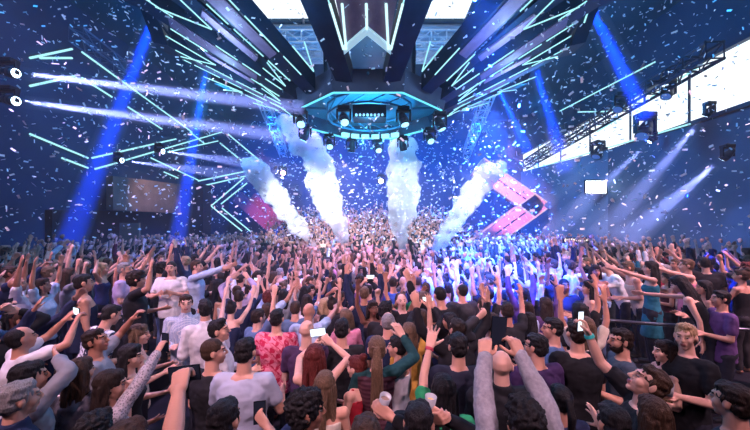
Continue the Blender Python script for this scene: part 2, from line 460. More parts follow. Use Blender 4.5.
def set_mats(o, ms):
    """object-level materials, so that copies may share mesh data"""
    me = o.data
    while len(me.materials) < len(ms): me.materials.append(ms[len(me.materials)])
    for i, m in enumerate(ms):
        o.material_slots[i].link = 'OBJECT'; o.material_slots[i].material = m

def skin_mats(i, hc): return [SKIN[i], LIP, HAIRM[hc], EYEW, EYED]

def person(p, label, group=None):
    """one named individual near the camera"""
    vx = p.get('voxel', .0085)
    me, S = body_mesh(p, vx)
    H = p.get('H', 1.75 if not p.get('fem') else 1.66); s = H / 1.75
    o = link('person', me); set_mats(o, skin_mats(p.get('skin', 0), p.get('hc', 'dark_brown')))
    top = p.get('top', 'tee'); tm = p['cloth']
    sh = link({'dress': 'dress', 'jacket': 'jacket'}.get(top, 'shirt' if top != 'tank' else 'tank_top'), shirt_mesh(p, S, top, vx * 1.35), tm, o)
    tr = link('trousers', trouser_mesh(p, S, .02), p.get('legs', cloth('dark_trousers', (.012, .014, .025))), o)
    link('shoes', shoe_mesh(p, S), mat('shoe', (.02, .02, .022), .5), o)
    for hk, nm in ((p.get('hair', 'short'), 'hair'), ('beard' if p.get('beard') else None, 'beard')):
        if hk and hk != 'bald':
            h = link(nm, hair_for(hk, .006 if vx < .01 else .012), None, o)
            set_mats(h, [HAIRM[p.get('hc', 'dark_brown')]])
            h.matrix_local = Matrix.LocRotScale(Vector(S['head']), Matrix(S['hR']).to_quaternion(), Vector((.965,) * 3))
    if p.get('band'):
        nm, bc = p['band']; g = G(); a = S['w' + nm]; d = unit(S['w' + nm] - S['e' + nm]); g.cap(a - d * .035, .034, a - d * .012, .0315, 14, ends=False)
        g.obj('wristband', mat('band_' + str(bc), bc, .5), o)
    if p.get('glasses'):
        g = G(); T = S['T']
        for sd in (-1, 1): g.box(T((sd * .033, .102, .012)), (.05, .006, .034), T.R); g.cap(T((sd * .06, .1, .018)), .0025, T((sd * .082, -.01, .012)), .0025, 6)
        g.cap(T((-.01, .104, .018)), .003, T((.01, .104, .018)), .003, 6); g.obj('glasses', mat('glasses_dark', (.01, .01, .012), .2), o)
    if p.get('sleeves'):
        me_ = sh.data; n = len(me_.polygons); c_ = np.empty(n * 3); me_.polygons.foreach_get('center', c_); c_ = (c_.reshape(-1, 3) - npv((0, 0, .93))) @ S['R']
        me_.materials.append(p['sleeves']); me_.polygons.foreach_set('material_index', ((np.abs(c_[:, 0]) > .165) | (c_[:, 2] > .50)).astype(int).tolist())
    o.location = (p['x'], p['y'], p.get('z', 0)); o.rotation_euler = (0, 0, math.radians(p.get('rot', 0))); o.scale = (s, s, s)
    tag(o, label, 'person', group)
    return o, S

def to_local(pt, p):
    """world point -> figure's local, unscaled space"""
    H = p.get('H', 1.75 if not p.get('fem') else 1.66); s = H / 1.75
    v = Vector(pt) - Vector((p['x'], p['y'], p.get('z', 0)))
    v = Matrix.Rotation(-math.radians(p.get('rot', 0)), 3, 'Z') @ v
    return np.array(v / s)
def hand_world(o, S, nm, along=.09, palm=.0):
    """world matrix of a held thing in the hand: origin in the palm"""
    R = S['hM' + nm]; c = S['w' + nm] + R @ npv((0, -palm, along))
    M = Matrix.Translation(Vector(c)) @ Matrix(R).to_4x4()
    W = Matrix.LocRotScale(o.location, o.rotation_euler, o.scale)
    return W @ M

def phone(M, label, group='phones held up over the crowd', lit=False, horizontal=False):
    g = G(); g.box((0, 0, 0), (.078, .009, .155)); o = g.obj('phone', PHONEM)
    bv = o.modifiers.new('b', 'BEVEL'); bv.width = .003; bv.segments = 2
    g = G(); g.box((0, -.0053, 0), (.071, .001, .147)); s = g.obj('screen', SCREEN if lit else mat('dark_glass', (.02, .03, .05), .08), o)
    g = G(); g.box((-.02, .006, .055), (.026, .003, .03)); g.obj('camera_bump', BLACKM, o)
    o.matrix_world = M; tag(o, label, 'phone', group); return o
def cup(loc, label, col=(.75, .5, .15), rot=(0, 0, 0)):
    g = G(); k = 20; an = np.arange(k) * 2 * PI / k; C = np.stack([np.cos(an), np.sin(an), an * 0], 1)
    R = [C * .026 + npv((0, 0, 0)), C * .036 + npv((0, 0, .11)), C * .034 + npv((0, 0, .11)), C * .024 + npv((0, 0, .006))]
    g.rings(R); m = mat('cup_plastic', (.85, .88, .95), .15); m.node_tree.nodes['Principled BSDF'].inputs['Transmission Weight'].default_value = .45
    o = g.obj('drink_cup', m, smooth=True)
    g = G(); g.rings([C * .0235 + npv((0, 0, .008)), C * .031 + npv((0, 0, .08))]); g.obj('drink', mat('drink' + str(col), col, .2), o)
    o.location = loc; o.rotation_euler = rot; tag(o, label, 'cup', 'cups held in the crowd'); return o

# ------------------------------------------------------------------ clothing palette
CL = {
 'black': cloth('black', (.008, .008, .011)), 'charcoal': cloth('charcoal', (.03, .03, .036)), 'navy': cloth('navy', (.012, .02, .06)),
 'white': cloth('white', (.62, .6, .63)), 'pale blue': cloth('pale_blue', (.36, .45, .62)), 'grey': cloth('grey', (.22, .22, .25)),
 'maroon': cloth('maroon', (.11, .015, .03)), 'purple': cloth('purple', (.10, .045, .16)), 'royal blue': cloth('royal_blue', (.03, .08, .42)),
 'olive': cloth('olive', (.07, .08, .045)), 'teal': cloth('teal', (.01, .12, .17)), 'pink': cloth('pink', (.6, .22, .34)),
 'cream': cloth('cream', (.6, .52, .42)), 'lilac': cloth('lilac', (.4, .32, .52)), 'red': cloth('red', (.45, .02, .04)),
 'green': cloth('green', (.02, .26, .1)), 'mustard': cloth('mustard', (.5, .27, .05)), 'denim blue': cloth('denim', (.08, .13, .24)),
}
FLORAL = texmat('cloth_red_floral', (.5, .01, .06), (.75, .22, .3), 'magic', 9, rough=.6, sharp=(.35, .6))
PALM = texmat('cloth_palm_print', (.02, .03, .06), (.75, .75, .78), 'magic', 7, sharp=(.42, .5))
SEQUIN = texmat('cloth_gold_sequin', (.05, .02, .015), (.6, .42, .25), 'voronoi', 55, sharp=(.1, .5), rough=.3, metal=.6)
SPARK = texmat('cloth_sparkle_grey', (.10, .09, .11), (.42, .38, .42), 'voronoi', 70, sharp=(.15, .6), rough=.4)
SILVER = texmat('cloth_silver_satin', (.14, .13, .15), (.42, .38, .42), 'noise', 10, rough=.25, metal=.7, bump=.4)
PLAID = texmat('cloth_blue_check', (.30, .38, .55), (.62, .64, .7), 'check', 30)
STRIPE = texmat('cloth_maroon_stripe', (.05, .012, .022), (.085, .03, .045), 'wave', 9, sharp=(.45, .55))
HEATHER = cloth('heather', (.30, .30, .34), (.42, .42, .47), scale=60)
PWHITE = texmat('cloth_bluewhite_shirt', (.34, .38, .50), (.44, .48, .60), 'noise', 4, bump=.5, rough=.85)

PEOPLE = []     # (x, y) of everyone placed, for spacing
def fg(px, py, label, H=None, rot=0, z0=0, hands=None, d=None, **k):
    fem = k.get('fem', False); H = H or (1.66 if fem else 1.76); s = H / 1.75
    if d is None: d = F * (ZC - z0 - 1.628 * s) / (py - 230)
    lean = k.get('lean', 0)
    r = math.radians(rot); off = math.sin(math.radians(lean)) * .65 * s + .02
    h = P(px, py, d)
    p = dict(k, H=H, rot=rot, z=z0, x=h.x + math.sin(r) * off, y=d - math.cos(r) * off, fem=fem)
    for nm, t in (hands or {}).items():
        p['arm' + nm] = ('ik', to_local(P(t[0], t[1], d + t[2]), p), t[3] if len(t) > 3 else None)
    o, S = person(p, label); PEOPLE.append((p['x'], p['y']))
    return o, S, d
def hold_phone(o, S, nm, label, rot=0, tilt=0, roll=0, lit=False, group='phones held up over the crowd', up=.1, to=(0, 0, 0)):
    W = hand_world(o, S, nm, up, .02); loc = W.translation + Vector(to)
    return phone(Matrix.Translation(loc) @ Euler((math.radians(tilt), math.radians(roll), math.radians(rot))).to_matrix().to_4x4(), label, group, lit)
SHORT_TALL = 0
# ---- front rows, from the photo's left edge to its right
fg(81, 372, 'woman with long brown hair wearing a shiny silver satin jacket, seen from behind', fem=True, hair='long', hc='brown', top='jacket', cloth=SILVER, armL='down', armR='chest', yaw=-15)
o, S, d = fg(112, 386, 'woman in grey sparkly long-sleeved top stretching one arm up with a phone', fem=True, rot=-35, yaw=-30, hair='long', hc='dark_brown', top='long', cloth=SPARK,
   voxel=.0062, hands={'R': (166, 337, .35)}, armL='bent', handR='grip', H=1.68)
hold_phone(o, S, 'R', 'phone with a blue glow raised by the woman in sparkly grey', rot=-20, lit=False)
fg(132, 357, 'woman with straight black hair and pale face turned to the side', fem=True, rot=-60, yaw=-20, hair='long', hc='black', top='tank', cloth=CL['black'], armL='bent', armR='down', skin=2)
fg(99, 341, 'man in grey t-shirt in profile reaching one bare arm diagonally up', rot=-60, yaw=-20, pitch=12, hair='short', hc='dark_brown', top='tee', cloth=CL['grey'],
   hands={'L': (133, 318, .35)}, armR='down', skin=3, handL='relax')
fg(140, 335, 'woman with wavy light brown hair behind the black-haired woman', fem=True, rot=-50, yaw=-25, hair='bob', hc='light_brown', top='tank', cloth=CL['cream'], armL='bent', armR='bent', skin=2)
o, S, d = fg(126, 470, 'person below the frame holding a black camera phone high in one bare hand', rot=-5, H=1.9, d=1.38, hair='short', hc='brown', cloth=CL['black'],
   voxel=.0058, hands={'R': (179, 390, .10, (.3, -.6, -1))}, handR='grip', armL='down', skin=0)
hold_phone(o, S, 'R', 'black phone held sideways by the bare arm rising from below', rot=10, roll=84, tilt=8, up=.09, to=(-.03, .055, -.02))
fg(30, 378, 'person in grey sleeves at the dark edge raising a hand', rot=-35, top='long', cloth=CL['grey'], hair='short', hc='black', hands={'R': (58, 358, .2)}, armL='down')
fg(214, 352, 'man with cropped brown hair in plain black shirt, hands on his shoulder', rot=-15, yaw=-50, hair='buzz', hc='brown', top='tee', cloth=CL['black'], armL='bent', armR='bent')
fg(245, 353, 'man with dark hair in crumpled pale blue-white shirt seen from behind', hair='short', hc='black', top='tee', cloth=PWHITE, armL=('b', (.35, .15, -1), (.0, 1, .1)), armR=('b', (.35, .2, -1), (-.2, 1, .1)), H=1.8, pitch=-8, fat=.012)
fg(221, 331, 'man with swept black hair in white shirt gazing across the dance floor', rot=-55, yaw=-25, pitch=8, hair='quiff', hc='black', top='shirt', cloth=CL['white'], armL='bent', armR='bent')
fg(205, 310, 'man with thick dark hair in white shirt leaning towards the checked shirt', rot=40, hair='quiff', hc='black', top='shirt', cloth=CL['white'], armL='bent', armR='bent', z0=.1)
fg(186, 304, 'smiling man in pale blue checked shirt facing the camera side', rot=-150, hair='short', hc='brown', top='shirt', cloth=PLAID, armL='bent', armR='bent', z0=.1, skin=2)
fg(277, 319, 'man in bright red floral shirt seen from behind', hair='short', hc='black', top='tee', cloth=FLORAL, armL='down', armR='bent', fat=.01)
fg(307, 331, 'bald man in dark plum shirt beside the red floral shirt', hair='bald', top='tee', cloth=cloth('plum', (.045, .02, .06)), armL='bent', armR='bent', skin=2, yaw=-10)
o, S, d = fg(315, 358, 'woman with long wavy auburn hair in a tank top filming with both hands', fem=True, hair='verylong', hc='auburn', top='tank', cloth=CL['black'],
   hands={'R': (331, 343, .28), 'L': (318, 342, .36)}, handR='grip', handL='grip', skin=2, H=1.7)
hold_phone(o, S, 'R', 'phone filming in the hands of the auburn-haired woman', roll=82, up=.12, to=(-.05, 0, .03), lit=True)
fg(342, 330, 'man with short dark hair in plain dark t-shirt beside the auburn-haired woman', hair='short', hc='black', top='tee', cloth=CL['black'], armL='down', armR='bent')
fg(325, 386, 'woman with long grey-blond streaked hair and bare shoulders seen from behind', fem=True, hair='verylong', hc='light_brown', top='tank', cloth=CL['cream'], armL='down', armR='bent', H=1.6)
fg(307, 412, 'curly-haired man at the bottom edge in profile with dark curls', rot=-50, yaw=-20, hair='curly', hc='black', top='tee', cloth=CL['navy'], armL='down', armR='down', skin=3)
o, S, d = fg(225, 421, 'dark-haired head at the bottom edge with a lifted phone', rot=-10, hair='short', hc='black', top='tee', cloth=CL['black'], hands={'R': (266, 425, .3)}, handR='grip', armL='down')
hold_phone(o, S, 'R', 'dark upright phone lifted at the bottom edge', rot=15)
fg(96, 434, 'dark curly head cut off by the bottom edge below the silver jacket', fem=True, hair='curly', hc='black', top='long', cloth=CL['black'], armL='down', armR='down')
fg(356, 368, 'woman with loose auburn bun and red cheeks beside the dreadlocks', fem=True, rot=60, hair='bun', hc='auburn', top='tank', cloth=CL['red'], armL='bent', armR='bent', skin=2, H=1.58)
o, S, d = fg(377, 350, 'woman with long brown dreadlock ponytail in maroon striped top, hand raised', fem=True, hair='dreads', hc='light_brown', top='long', cloth=STRIPE, sleeves=cloth('deep_teal', (.008, .05, .055)), H=1.76,
   voxel=.006, hands={'R': (402, 335, .25, (1, .2, -.6)), 'L': (350, 420, .2)}, handR='relax', cuff=.85, skin=2)
fg(397, 355, 'woman with dark bun in profile just behind the raised striped sleeve', fem=True, rot=50, yaw=20, hair='bun', hc='black', top='tank', cloth=CL['white'], armL='bent', armR='down', d=3.25)
fg(388, 322, 'bald-headed man in black beyond the dreadlocks', hair='receding', hc='grey', top='tee', cloth=CL['navy'], armL='bent', armR='bent')
fg(409, 333, 'woman with blond hair in mustard yellow top', fem=True, hair='long', hc='light_brown', top='tee', cloth=CL['mustard'], armL='bent', armR='up')
fg(443, 392, 'woman with long black hair and raised green sleeve with a red wristband', fem=True, hair='verylong', hc='black', top='tee', cloth=CL['green'],
   voxel=.006, hands={'L': (430, 345, .22, (-1, 0, -.2))}, armR='down', band=('L', (.6, .05, .1)), skin=2, H=1.7)
fg(458, 347, 'man with black hair in dark navy t-shirt seen from behind', hair='short', hc='black', top='tee', cloth=cloth('ink', (.012, .014, .03)), armL='down', armR='bent', H=1.8)
o, S, d = fg(419, 424, 'dark-haired person at the bottom edge lifting a drink with two hands', rot=-15, hair='short', hc='black', top='long', cloth=CL['black'],
   voxel=.006, hands={'R': (446, 419, .16), 'L': (428, 419, .16)}, handR='grip', handL='grip', cuff=.95)
W = hand_world(o, S, 'R', .075, .03).translation; cup(W + Vector((-.035, 0, -.02)), 'plastic cup of amber drink held in two hands', (.8, .5, .12), (.1, .1, 0))
o, S, d = fg(366, 440, 'person below the frame lifting a small cup in one hand', hair='short', hc='brown', top='long', cloth=CL['black'], voxel=.006, hands={'R': (390, 416, .3)}, handR='grip', armL='down', cuff=.75)
W = hand_world(o, S, 'R', .08, .035).translation; cup(W + Vector((.01, 0, -.03)), 'small clear cup pinched in front of the maroon striped top', (.35, .25, .2), (.3, .2, 0))
fg(501, 366, 'bald man in dark jacket between the two grey sleeves', hair='bald', hc='brown', top='jacket', cloth=CL['black'], armL='down', armR='bent', H=1.8, yaw=-20, skin=2)
o, S, d = fg(524, 424, 'curly-haired person in grey sweater stretching both arms up with a phone', hair='curly', hc='black', top='long', cloth=HEATHER, H=1.82,
   voxel=.0058, hands={'L': (484, 347, .30, (-1, .1, .3)), 'R': (517, 344, .27, (1, .1, .3))}, handL='grip', handR='grip', cuff=.98)
hold_phone(o, S, 'L', 'large dark phone held up between two grey sleeves', roll=4, up=.10, to=(.085, 0, .06)).scale = (1.25, 1, 1.2)
fg(536, 347, 'man with glasses and black hair in dark purple t-shirt', rot=10, yaw=25, hair='short', hc='black', top='tee', cloth=cloth('deep_purple', (.04, .018, .075)), armL='bent', armR='down', glasses=True)
fg(552, 329, 'dark-haired man in profile wearing a denim blue shirt', rot=60, yaw=10, hair='short', hc='black', top='long', cloth=CL['denim blue'], armL='bent', armR='bent')
fg(576, 334, 'broad man in black shirt standing with his back turned', hair='short', hc='dark_brown', top='tee', cloth=CL['black'], armL='down', armR='down', H=1.84, fat=.015)
o, S, d = fg(637, 380, 'man in black t-shirt leaning back with one long bare arm held up', rot=62, yaw=5, pitch=32, hair='short', hc='brown', top='tee', cloth=CL['black'],
   voxel=.006, hands={'R': (588, 333, .3, (.3, 0, -1)), 'L': (600, 425, .1)}, handR='grip', band=('R', (.05, .55, .5)), skin=2, H=1.8, side=0)
hold_phone(o, S, 'R', 'glowing white phone at the tip of the raised bare arm', lit=True, rot=30, roll=5)
fg(620, 341, 'bearded man with brown hair in grey-blue t-shirt', rot=70, yaw=10, hair='short', hc='dark_brown', beard=True, top='tee', cloth=cloth('slate', (.06, .08, .11)), armL='bent', armR='down')
o, S, d = fg(685, 337, 'man with curly blond hair in black t-shirt holding a drink', rot=95, yaw=30, hair='quiff', hc='blond', top='tee', cloth=CL['black'], armL='bent', armR='bent', H=1.82, skin=2, handL='grip', handR='grip')
cup(hand_world(o, S, 'L', .07, .04).translation + Vector((0, 0, -.03)), 'small plastic cup in the hand of the blond man', (.7, .5, .2))
fg(664, 352, 'woman in glittering gold sequin dress beside the blond man', fem=True, rot=80, hair='long', hc='dark_brown', top='dress', cloth=SEQUIN, armL='bent', armR='bent', skin=2, H=1.62)
fg(652, 415, 'person with wavy brown hair at the bottom edge', fem=True, hair='long', hc='brown', top='tee', cloth=CL['black'], armL='down', armR='down')
fg(612, 424, 'dark-haired person just below the leaning man', hair='short', hc='black', top='tee', cloth=CL['charcoal'], armL='down', armR='down', H=1.7)
fg(731, 402, 'person with dark brown hair in charcoal shirt by the edge', hair='short', hc='dark_brown', top='tee', cloth=CL['charcoal'], armL='down', armR='bent', rot=20)
fg(560, 400, 'short person with dark ponytail under the grey sleeve', fem=True, hair='ponytail', hc='black', top='tee', cloth=CL['navy'], armL='down', armR='down', H=1.58)
fg(20, 400, 'person with grey hair in navy shirt by the edge', hair='short', hc='grey', top='shirt', cloth=CL['navy'], armL='down', armR='down', rot=-30)
# ---- raised people on the side platforms
fg(103, 262, 'woman with blond hair in long dark blue dress standing tall on the platform', fem=True, rot=-70, hair='bob', hc='blond', top='dress', cloth=cloth('midnight', (.01, .018, .09)), z0=.42, d=6.2, armL='upf', armR='headt', voxel=.012)
fg(171, 273, 'man in white short-sleeved shirt clapping on the platform', rot=-165, hair='buzz', hc='dark_brown', top='tee', cloth=CL['white'], z0=.40, d=5.7, armL='chest', armR='chest', voxel=.012, fat=.02)
fg(125, 277, 'man in pale t-shirt and white sun hat swinging his arm', rot=-70, hair='short', hc='grey', top='tee', cloth=CL['lilac'], z0=.40, d=5.5, armL='upf', armR='bent', voxel=.012)
fg(197, 275, 'man in light blue shirt in profile reaching out', rot=-80, hair='short', hc='brown', top='long', cloth=CL['pale blue'], z0=.40, d=5.9, armL='fwd', armR='fwd', voxel=.012)
fg(84, 301, 'bald broad man in navy vest with back turned on the platform', rot=-40, hair='short', hc='black', top='tank', cloth=CL['navy'], z0=.38, d=4.2, armL='bent', armR='down', voxel=.012, fat=.02)
fg(137, 300, 'person in black with fist raised beside the palm print shirt', rot=-60, hair='curly', hc='dark_brown', top='tee', cloth=CL['black'], z0=.38, d=4.5, armL='bent', armR='pump', voxel=.012)
fg(110, 312, 'person in white and black palm print shirt', rot=-30, hair='short', hc='black', top='tee', cloth=PALM, z0=.1, d=3.9, armL='down', armR='bent', voxel=.012, lean=20)
fg(606, 264, 'man in loose white shirt stretching one arm over the crowd', rot=75, hair='short', hc='dark_brown', top='long', cloth=CL['white'], z0=.42, d=6.4, armL='out', armR='fwd', lean=25, voxel=.012)
fg(628, 271, 'bare-shouldered man in cream vest leaning over the railing', rot=70, hair='short', hc='light_brown', top='tank', cloth=CL['cream'], z0=.42, d=5.8, armL='bent', armR='upf', lean=15, voxel=.012)
fg(650, 272, 'woman with black hair in short teal dress with raised elbows', fem=True, rot=60, hair='long', hc='black', top='dress', cloth=CL['teal'], z0=.55, d=5.2, armL='fwd', armR='headt', voxel=.012, skin=2)
fg(681, 281, 'woman with very long black hair in black top leaning on the rail', fem=True, rot=40, hair='verylong', hc='black', top='tank', cloth=CL['black'], z0=.5, d=4.4, armL='down', armR='fwd', lean=25, voxel=.012, skin=2)
fg(686, 262, 'man with light brown hair and bare arms behind the woman in black', rot=60, hair='short', hc='light_brown', top='tank', cloth=CL['pink'], z0=.45, d=5.6, armL='fwd', armR='bent', voxel=.012, skin=2)

for px, d, lab in ((590, 4.9, 'crouching woman with dark hair in a black top below the teal dress'), (705, 4.9, 'woman with long dark hair in navy top behind the rail'), (722, 4.1, 'man with short dark hair in purple t-shirt by the rail'), (668, 5.9, 'woman with dark hair laughing behind the teal dress')):
    fem = 'woman' in lab; x_ = (px - 375) / F * d
    person(dict(x=x_, y=d, z=.35, rot=70, fem=fem, hair='long' if fem else 'short', hc='black', top='tank' if fem else 'tee', cloth=CL['black' if 'black top' in lab else ('navy' if 'navy' in lab else 'purple' if 'purple' in lab else 'maroon')], armL='bent', armR='bent', voxel=.012, H=1.6), lab); PEOPLE.append((x_, d))
# ------------------------------------------------------------------ the crowd
POSES = {
 'both arms up': dict(armL='up', armR='up', pitch=10), 'arms spread wide overhead': dict(armL='upw', armR='upw', pitch=12, handL='open', handR='open'),
 'one arm raised': dict(armL='bent', armR='up', handR='open'), 'one fist pumped': dict(armL='down', armR='pump', handR='fist', pitch=6, side=3),
 'an arm pointing forward': dict(armL='bent', armR='fwd', handR='point', lean=6), 'hands clapping overhead': dict(armL='clap', armR='clap'),
 'a phone held up': dict(armL='phone', armR='phone', handL='grip', handR='grip', pitch=5), 'arms folded in front': dict(armL='chest', armR='chest', handL='relax', handR='relax', yaw=20),
 'an arm hooked over the head': dict(armL='headt', armR='bent', handL='relax', roll=6), 'arms hanging': dict(armL='down', armR='bent', handL='relax', handR='relax', yaw=-20),
 'arms reaching forward': dict(armL='upf', armR='upf', lean=8), 'one hand waving high': dict(armL='upw', armR='bent', handL='open', side=-5),
}
PN = list(POSES); PW = [3, 2, 3, 2, 1.5, 1.5, 1.2, 1.5, .8, 1.6, 2.5, 1.6]
BODY, TOPM, TRM = {}, {}, {}
def proto(pose, fem, top, vx=.0145):
    k = (pose, fem, vx)
    if k not in BODY:
        p = dict(POSES[pose], fem=fem); me, S = body_mesh(p, vx); BODY[k] = (me, S, p)
        TRM[k] = trouser_mesh(p, S, max(.025, vx * 1.5))
    me, S, p = BODY[k]
    if (k, top) not in TOPM: TOPM[(k, top)] = shirt_mesh(p, S, top, vx * 1.3)
    return me, S, TRM[k], TOPM[(k, top)]
def floor_z(x, y):
    if y > 16.2 and -6.2 < x < 5.2: return .55 + int((y - 16.2) / .8) * .2
    if abs(x) > 3.6 and 4.6 < y: return .35
    return 0.0
spots = []
def ok_at(x, y):
    if -2.4 < x < 4.4 and 14.2 < y < 16.3: return False
    if y < 3.0: return False
    q = 375 + F * x / y
    if (598 < q < 735 and y < 6.0) or (70 < q < 215 and 3.4 < y < 5.3): return False
    for a, b in PEOPLE:
        if (a - x) ** 2 + (b - y) ** 2 < .40 ** 2: return False
    return True
yy = 3.25
while yy < 24.5:
    half = yy * 1.2 if yy < 9.6 else min(11.6, yy * 1.16)
    x = -half
    while x < half:
        a, b = x + random.uniform(-.14, .14), yy + random.uniform(-.16, .16)
        if abs(a) < 11.8 and ok_at(a, b) and not (yy > 16 and random.random() < .12): spots.append((b, a))
        x += (.52 if yy < 14 else .46) + max(0, (abs(x) - 6)) * .02
    yy += .52 if yy < 16 else (.4 if yy < 21 else .5)
spots.sort()
N_IND = 300 - len(PEOPLE)
HK_M = ['short', 'short', 'quiff', 'buzz', 'curly', 'receding', 'bald']; HK_F = ['long', 'verylong', 'ponytail', 'bun', 'bob', 'long']
HWORD = {'short': 'short', 'quiff': 'swept-up', 'buzz': 'cropped', 'curly': 'curly', 'receding': 'thinning', 'bald': 'bald', 'long': 'long', 'verylong': 'very long', 'ponytail': 'ponytailed', 'bun': 'bunned', 'bob': 'bobbed'}
HCW = {'black': 'black', 'dark_brown': 'dark brown', 'brown': 'brown', 'auburn': 'auburn', 'light_brown': 'light brown', 'blond': 'blond', 'grey': 'grey'}
CN = ['black', 'charcoal', 'navy', 'white', 'pale blue', 'grey', 'maroon', 'purple', 'royal blue', 'olive', 'teal', 'pink', 'cream', 'lilac', 'red', 'green', 'denim blue']
CWT = [9, 3, 4.5, 4.5, 1.6, 1.5, 1, 1, 1.2, .4, .5, .7, 1.2, 1.0, .6, .2, 1]
TW = {'tee': 't-shirt', 'long': 'long-sleeved top', 'shirt': 'collared shirt', 'tank': 'tank top', 'crop': 'cropped top'}
ZONES = [(-999, 140, 'near the dim brown wall recess'), (140, 250, 'below the angular blue wall lights'), (250, 335, 'before the slanting white jets'),
         (335, 415, 'before the upright white jet'), (415, 500, 'before the jet by the pink chevron'), (500, 600, 'below the bright square wall lamp'), (600, 9999, 'beneath the long white window')]
used = set(); FIRST = {}
def copy_person(key, mats_):
    """copy of a person and of each of its parts, sharing mesh data"""
    root, kids = FIRST[key]; r = root.copy(); COL.objects.link(r); out = []
    for c in kids:
        q = c.copy(); COL.objects.link(q); q.parent = r; out.append(q)
    return r, out
crowd_phones = []
for i, (b, a) in enumerate(spots[:N_IND]):
    for _ in range(40):
        fem = random.random() < .42; pose = random.choices(PN, PW)[0]
        hk = random.choice(HK_F if fem else HK_M); hc = random.choices(list(HCW), [5, 4, 3, .6, 1.2, .9, .4])[0]
        cnm = random.choices(CN, CWT)[0]; top = random.choices(['tee', 'tank', 'long', 'crop'], [2, 3, 2, 1])[0] if fem else random.choices(['tee', 'long', 'tank'], [5, 2.5, .8])[0]
        k = (fem, pose, hk, hc if hk != 'bald' else '', cnm, top)
        if k not in used: used.add(k); break
    key = (pose, fem, top, hk)
    sk = random.choices([0, 1, 2, 3, 4], [4, 3, 3, 1.2, .6])[0]
    ms = skin_mats(sk, hc)
    if key not in FIRST:
        me, S, tr, tp = proto(pose, fem, top)
        r = link('person', me); set_mats(r, ms)
        t = link('shirt' if top != 'tank' else 'tank_top', tp, None, r); set_mats(t, [CL[cnm]])
        l = link('trousers', tr, None, r); set_mats(l, [CL['black']])
        kids = [t, l]
        if hk != 'bald':
            h = link('hair', hair_for(hk, .011), None, r); set_mats(h, [HAIRM[hc]])
            h.matrix_local = Matrix.LocRotScale(Vector(S['head']), Matrix(S['hR']).to_quaternion(), Vector((.965,) * 3)); kids.append(h)
        FIRST[key] = (r, kids)
    else: r, kids = copy_person(key, ms)
    for o_, m_ in zip([r] + kids, [ms, [CL[cnm]], [CL[random.choice(['black', 'navy', 'denim blue', 'charcoal'])]], [HAIRM[hc]]]): set_mats(o_, m_)
    H = random.gauss(1.66, .05) if fem else random.gauss(1.77, .06); s = max(1.52, min(1.92, H)) / 1.75
    fz = floor_z(a, b)
    face = math.degrees(math.atan2(-(0.8 - a), max(15 - b, 2))) * .8 + random.gauss(0, 22)
    if abs(a) > 3.6: face = (75 if a > 0 else -75) + random.gauss(0, 35)
    if random.random() < .10: face += 180
    r.location = (a, b, fz); r.rotation_euler = (0, 0, math.radians(face)); r.scale = (s, s, s)
    px = 375 + F * a / b; zone = next(z for lo, hi, z in ZONES if lo <= px < hi)
    hd = 'bald person' if hk == 'bald' else ('person with %s %s hair' % (HWORD[hk], HCW[hc]) if hk not in ('bun', 'ponytail') else 'person with %s %s' % (HCW[hc], hk))
    lab = '%s, %s %s, %s' % (hd, cnm, TW[top], pose)
    if len(lab.split()) + len(zone.split()) <= 16: lab += ', ' + zone
    tag(r, lab, 'person', 'people in the dancing crowd'); PEOPLE.append((a, b))
    if pose == 'a phone held up':
        S = BODY[(pose, fem, .0145)][1]
        c = (S['wL'] + S['wR']) / 2 + npv((0, .05, .09)); pt = Matrix.LocRotScale(r.location, r.rotation_euler, r.scale) @ Vector(c)
        ph = phone(Matrix.Translation(pt) @ Euler((0, math.radians(90), math.radians(face))).to_matrix().to_4x4(),
              'phone held level by the %s-topped person with %s hair' % (cnm, HCW[hc] if hk != 'bald' else 'no'), 'phones held up over the crowd', random.random() < .6)

# ---- everyone farther back, as one mass
vx = .042
lows = []
for pose in ('both arms up', 'arms spread wide overhead', 'one arm raised', 'hands clapping overhead', 'arms folded in front', 'arms reaching forward', 'arms hanging', 'one hand waving high'):
    for fem in (False, True):
        me, S, tr, tp = proto(pose, fem, 'tee' if not fem else 'tank', vx)
        hm = hair_for('long' if fem else 'short', .03)
        parts = []
        for q, mi_, M in ((me, 0, None), (tp, 1, None), (tr, 2, None), (hm, 3, Matrix.LocRotScale(Vector(S['head']), Matrix(S['hR']).to_quaternion(), None))):
            V = np.empty(len(q.vertices) * 3); q.vertices.foreach_get('co', V); V = V.reshape(-1, 3)
            if M is not None: V = V @ np.array(M)[:3, :3].T + np.array(M)[:3, 3]
            L_ = np.empty(len(q.loops), int); q.loops.foreach_get('vertex_index', L_)
            C_ = np.empty(len(q.polygons), int); q.polygons.foreach_get('loop_total', C_)
            parts.append((V, L_, C_, mi_))
        lows.append(parts)
cmats = [SKIN[0], SKIN[1], SKIN[2], SKIN[3]] + [HAIRM[k] for k in ('black', 'dark_brown', 'brown', 'light_brown')] + [CL[c] for c in CN]
AV, AL, AC, AM, nv = [], [], [], [], 0
for b, a in spots[N_IND:]:
    parts = random.choice(lows); s = random.gauss(.985, .04); face = math.atan2(-(0.8 - a), 15 - b if b < 15 else -6) + random.gauss(0, .5)
    if b > 16: face = PI + random.gauss(0, .5)
    if abs(a) > 4 and b < 16: face = (1.2 if a > 0 else -1.2) + random.gauss(0, .5)
    R = np.array(Matrix.Rotation(face, 3, 'Z')) * s; t = npv((a, b, floor_z(a, b)))
    sk, hr, tc = random.randrange(4), 4 + random.choices(range(4), [4, 3, 2, 1])[0], 8 + random.choices(range(len(CN)), CWT)[0]
    for V, L_, C_, mi_ in parts:
        AV.append(V @ R.T + t); AL.append(L_ + nv); AC.append(C_); AM.append(np.full(len(C_), (sk, tc, 8, hr)[mi_])); nv += len(V)
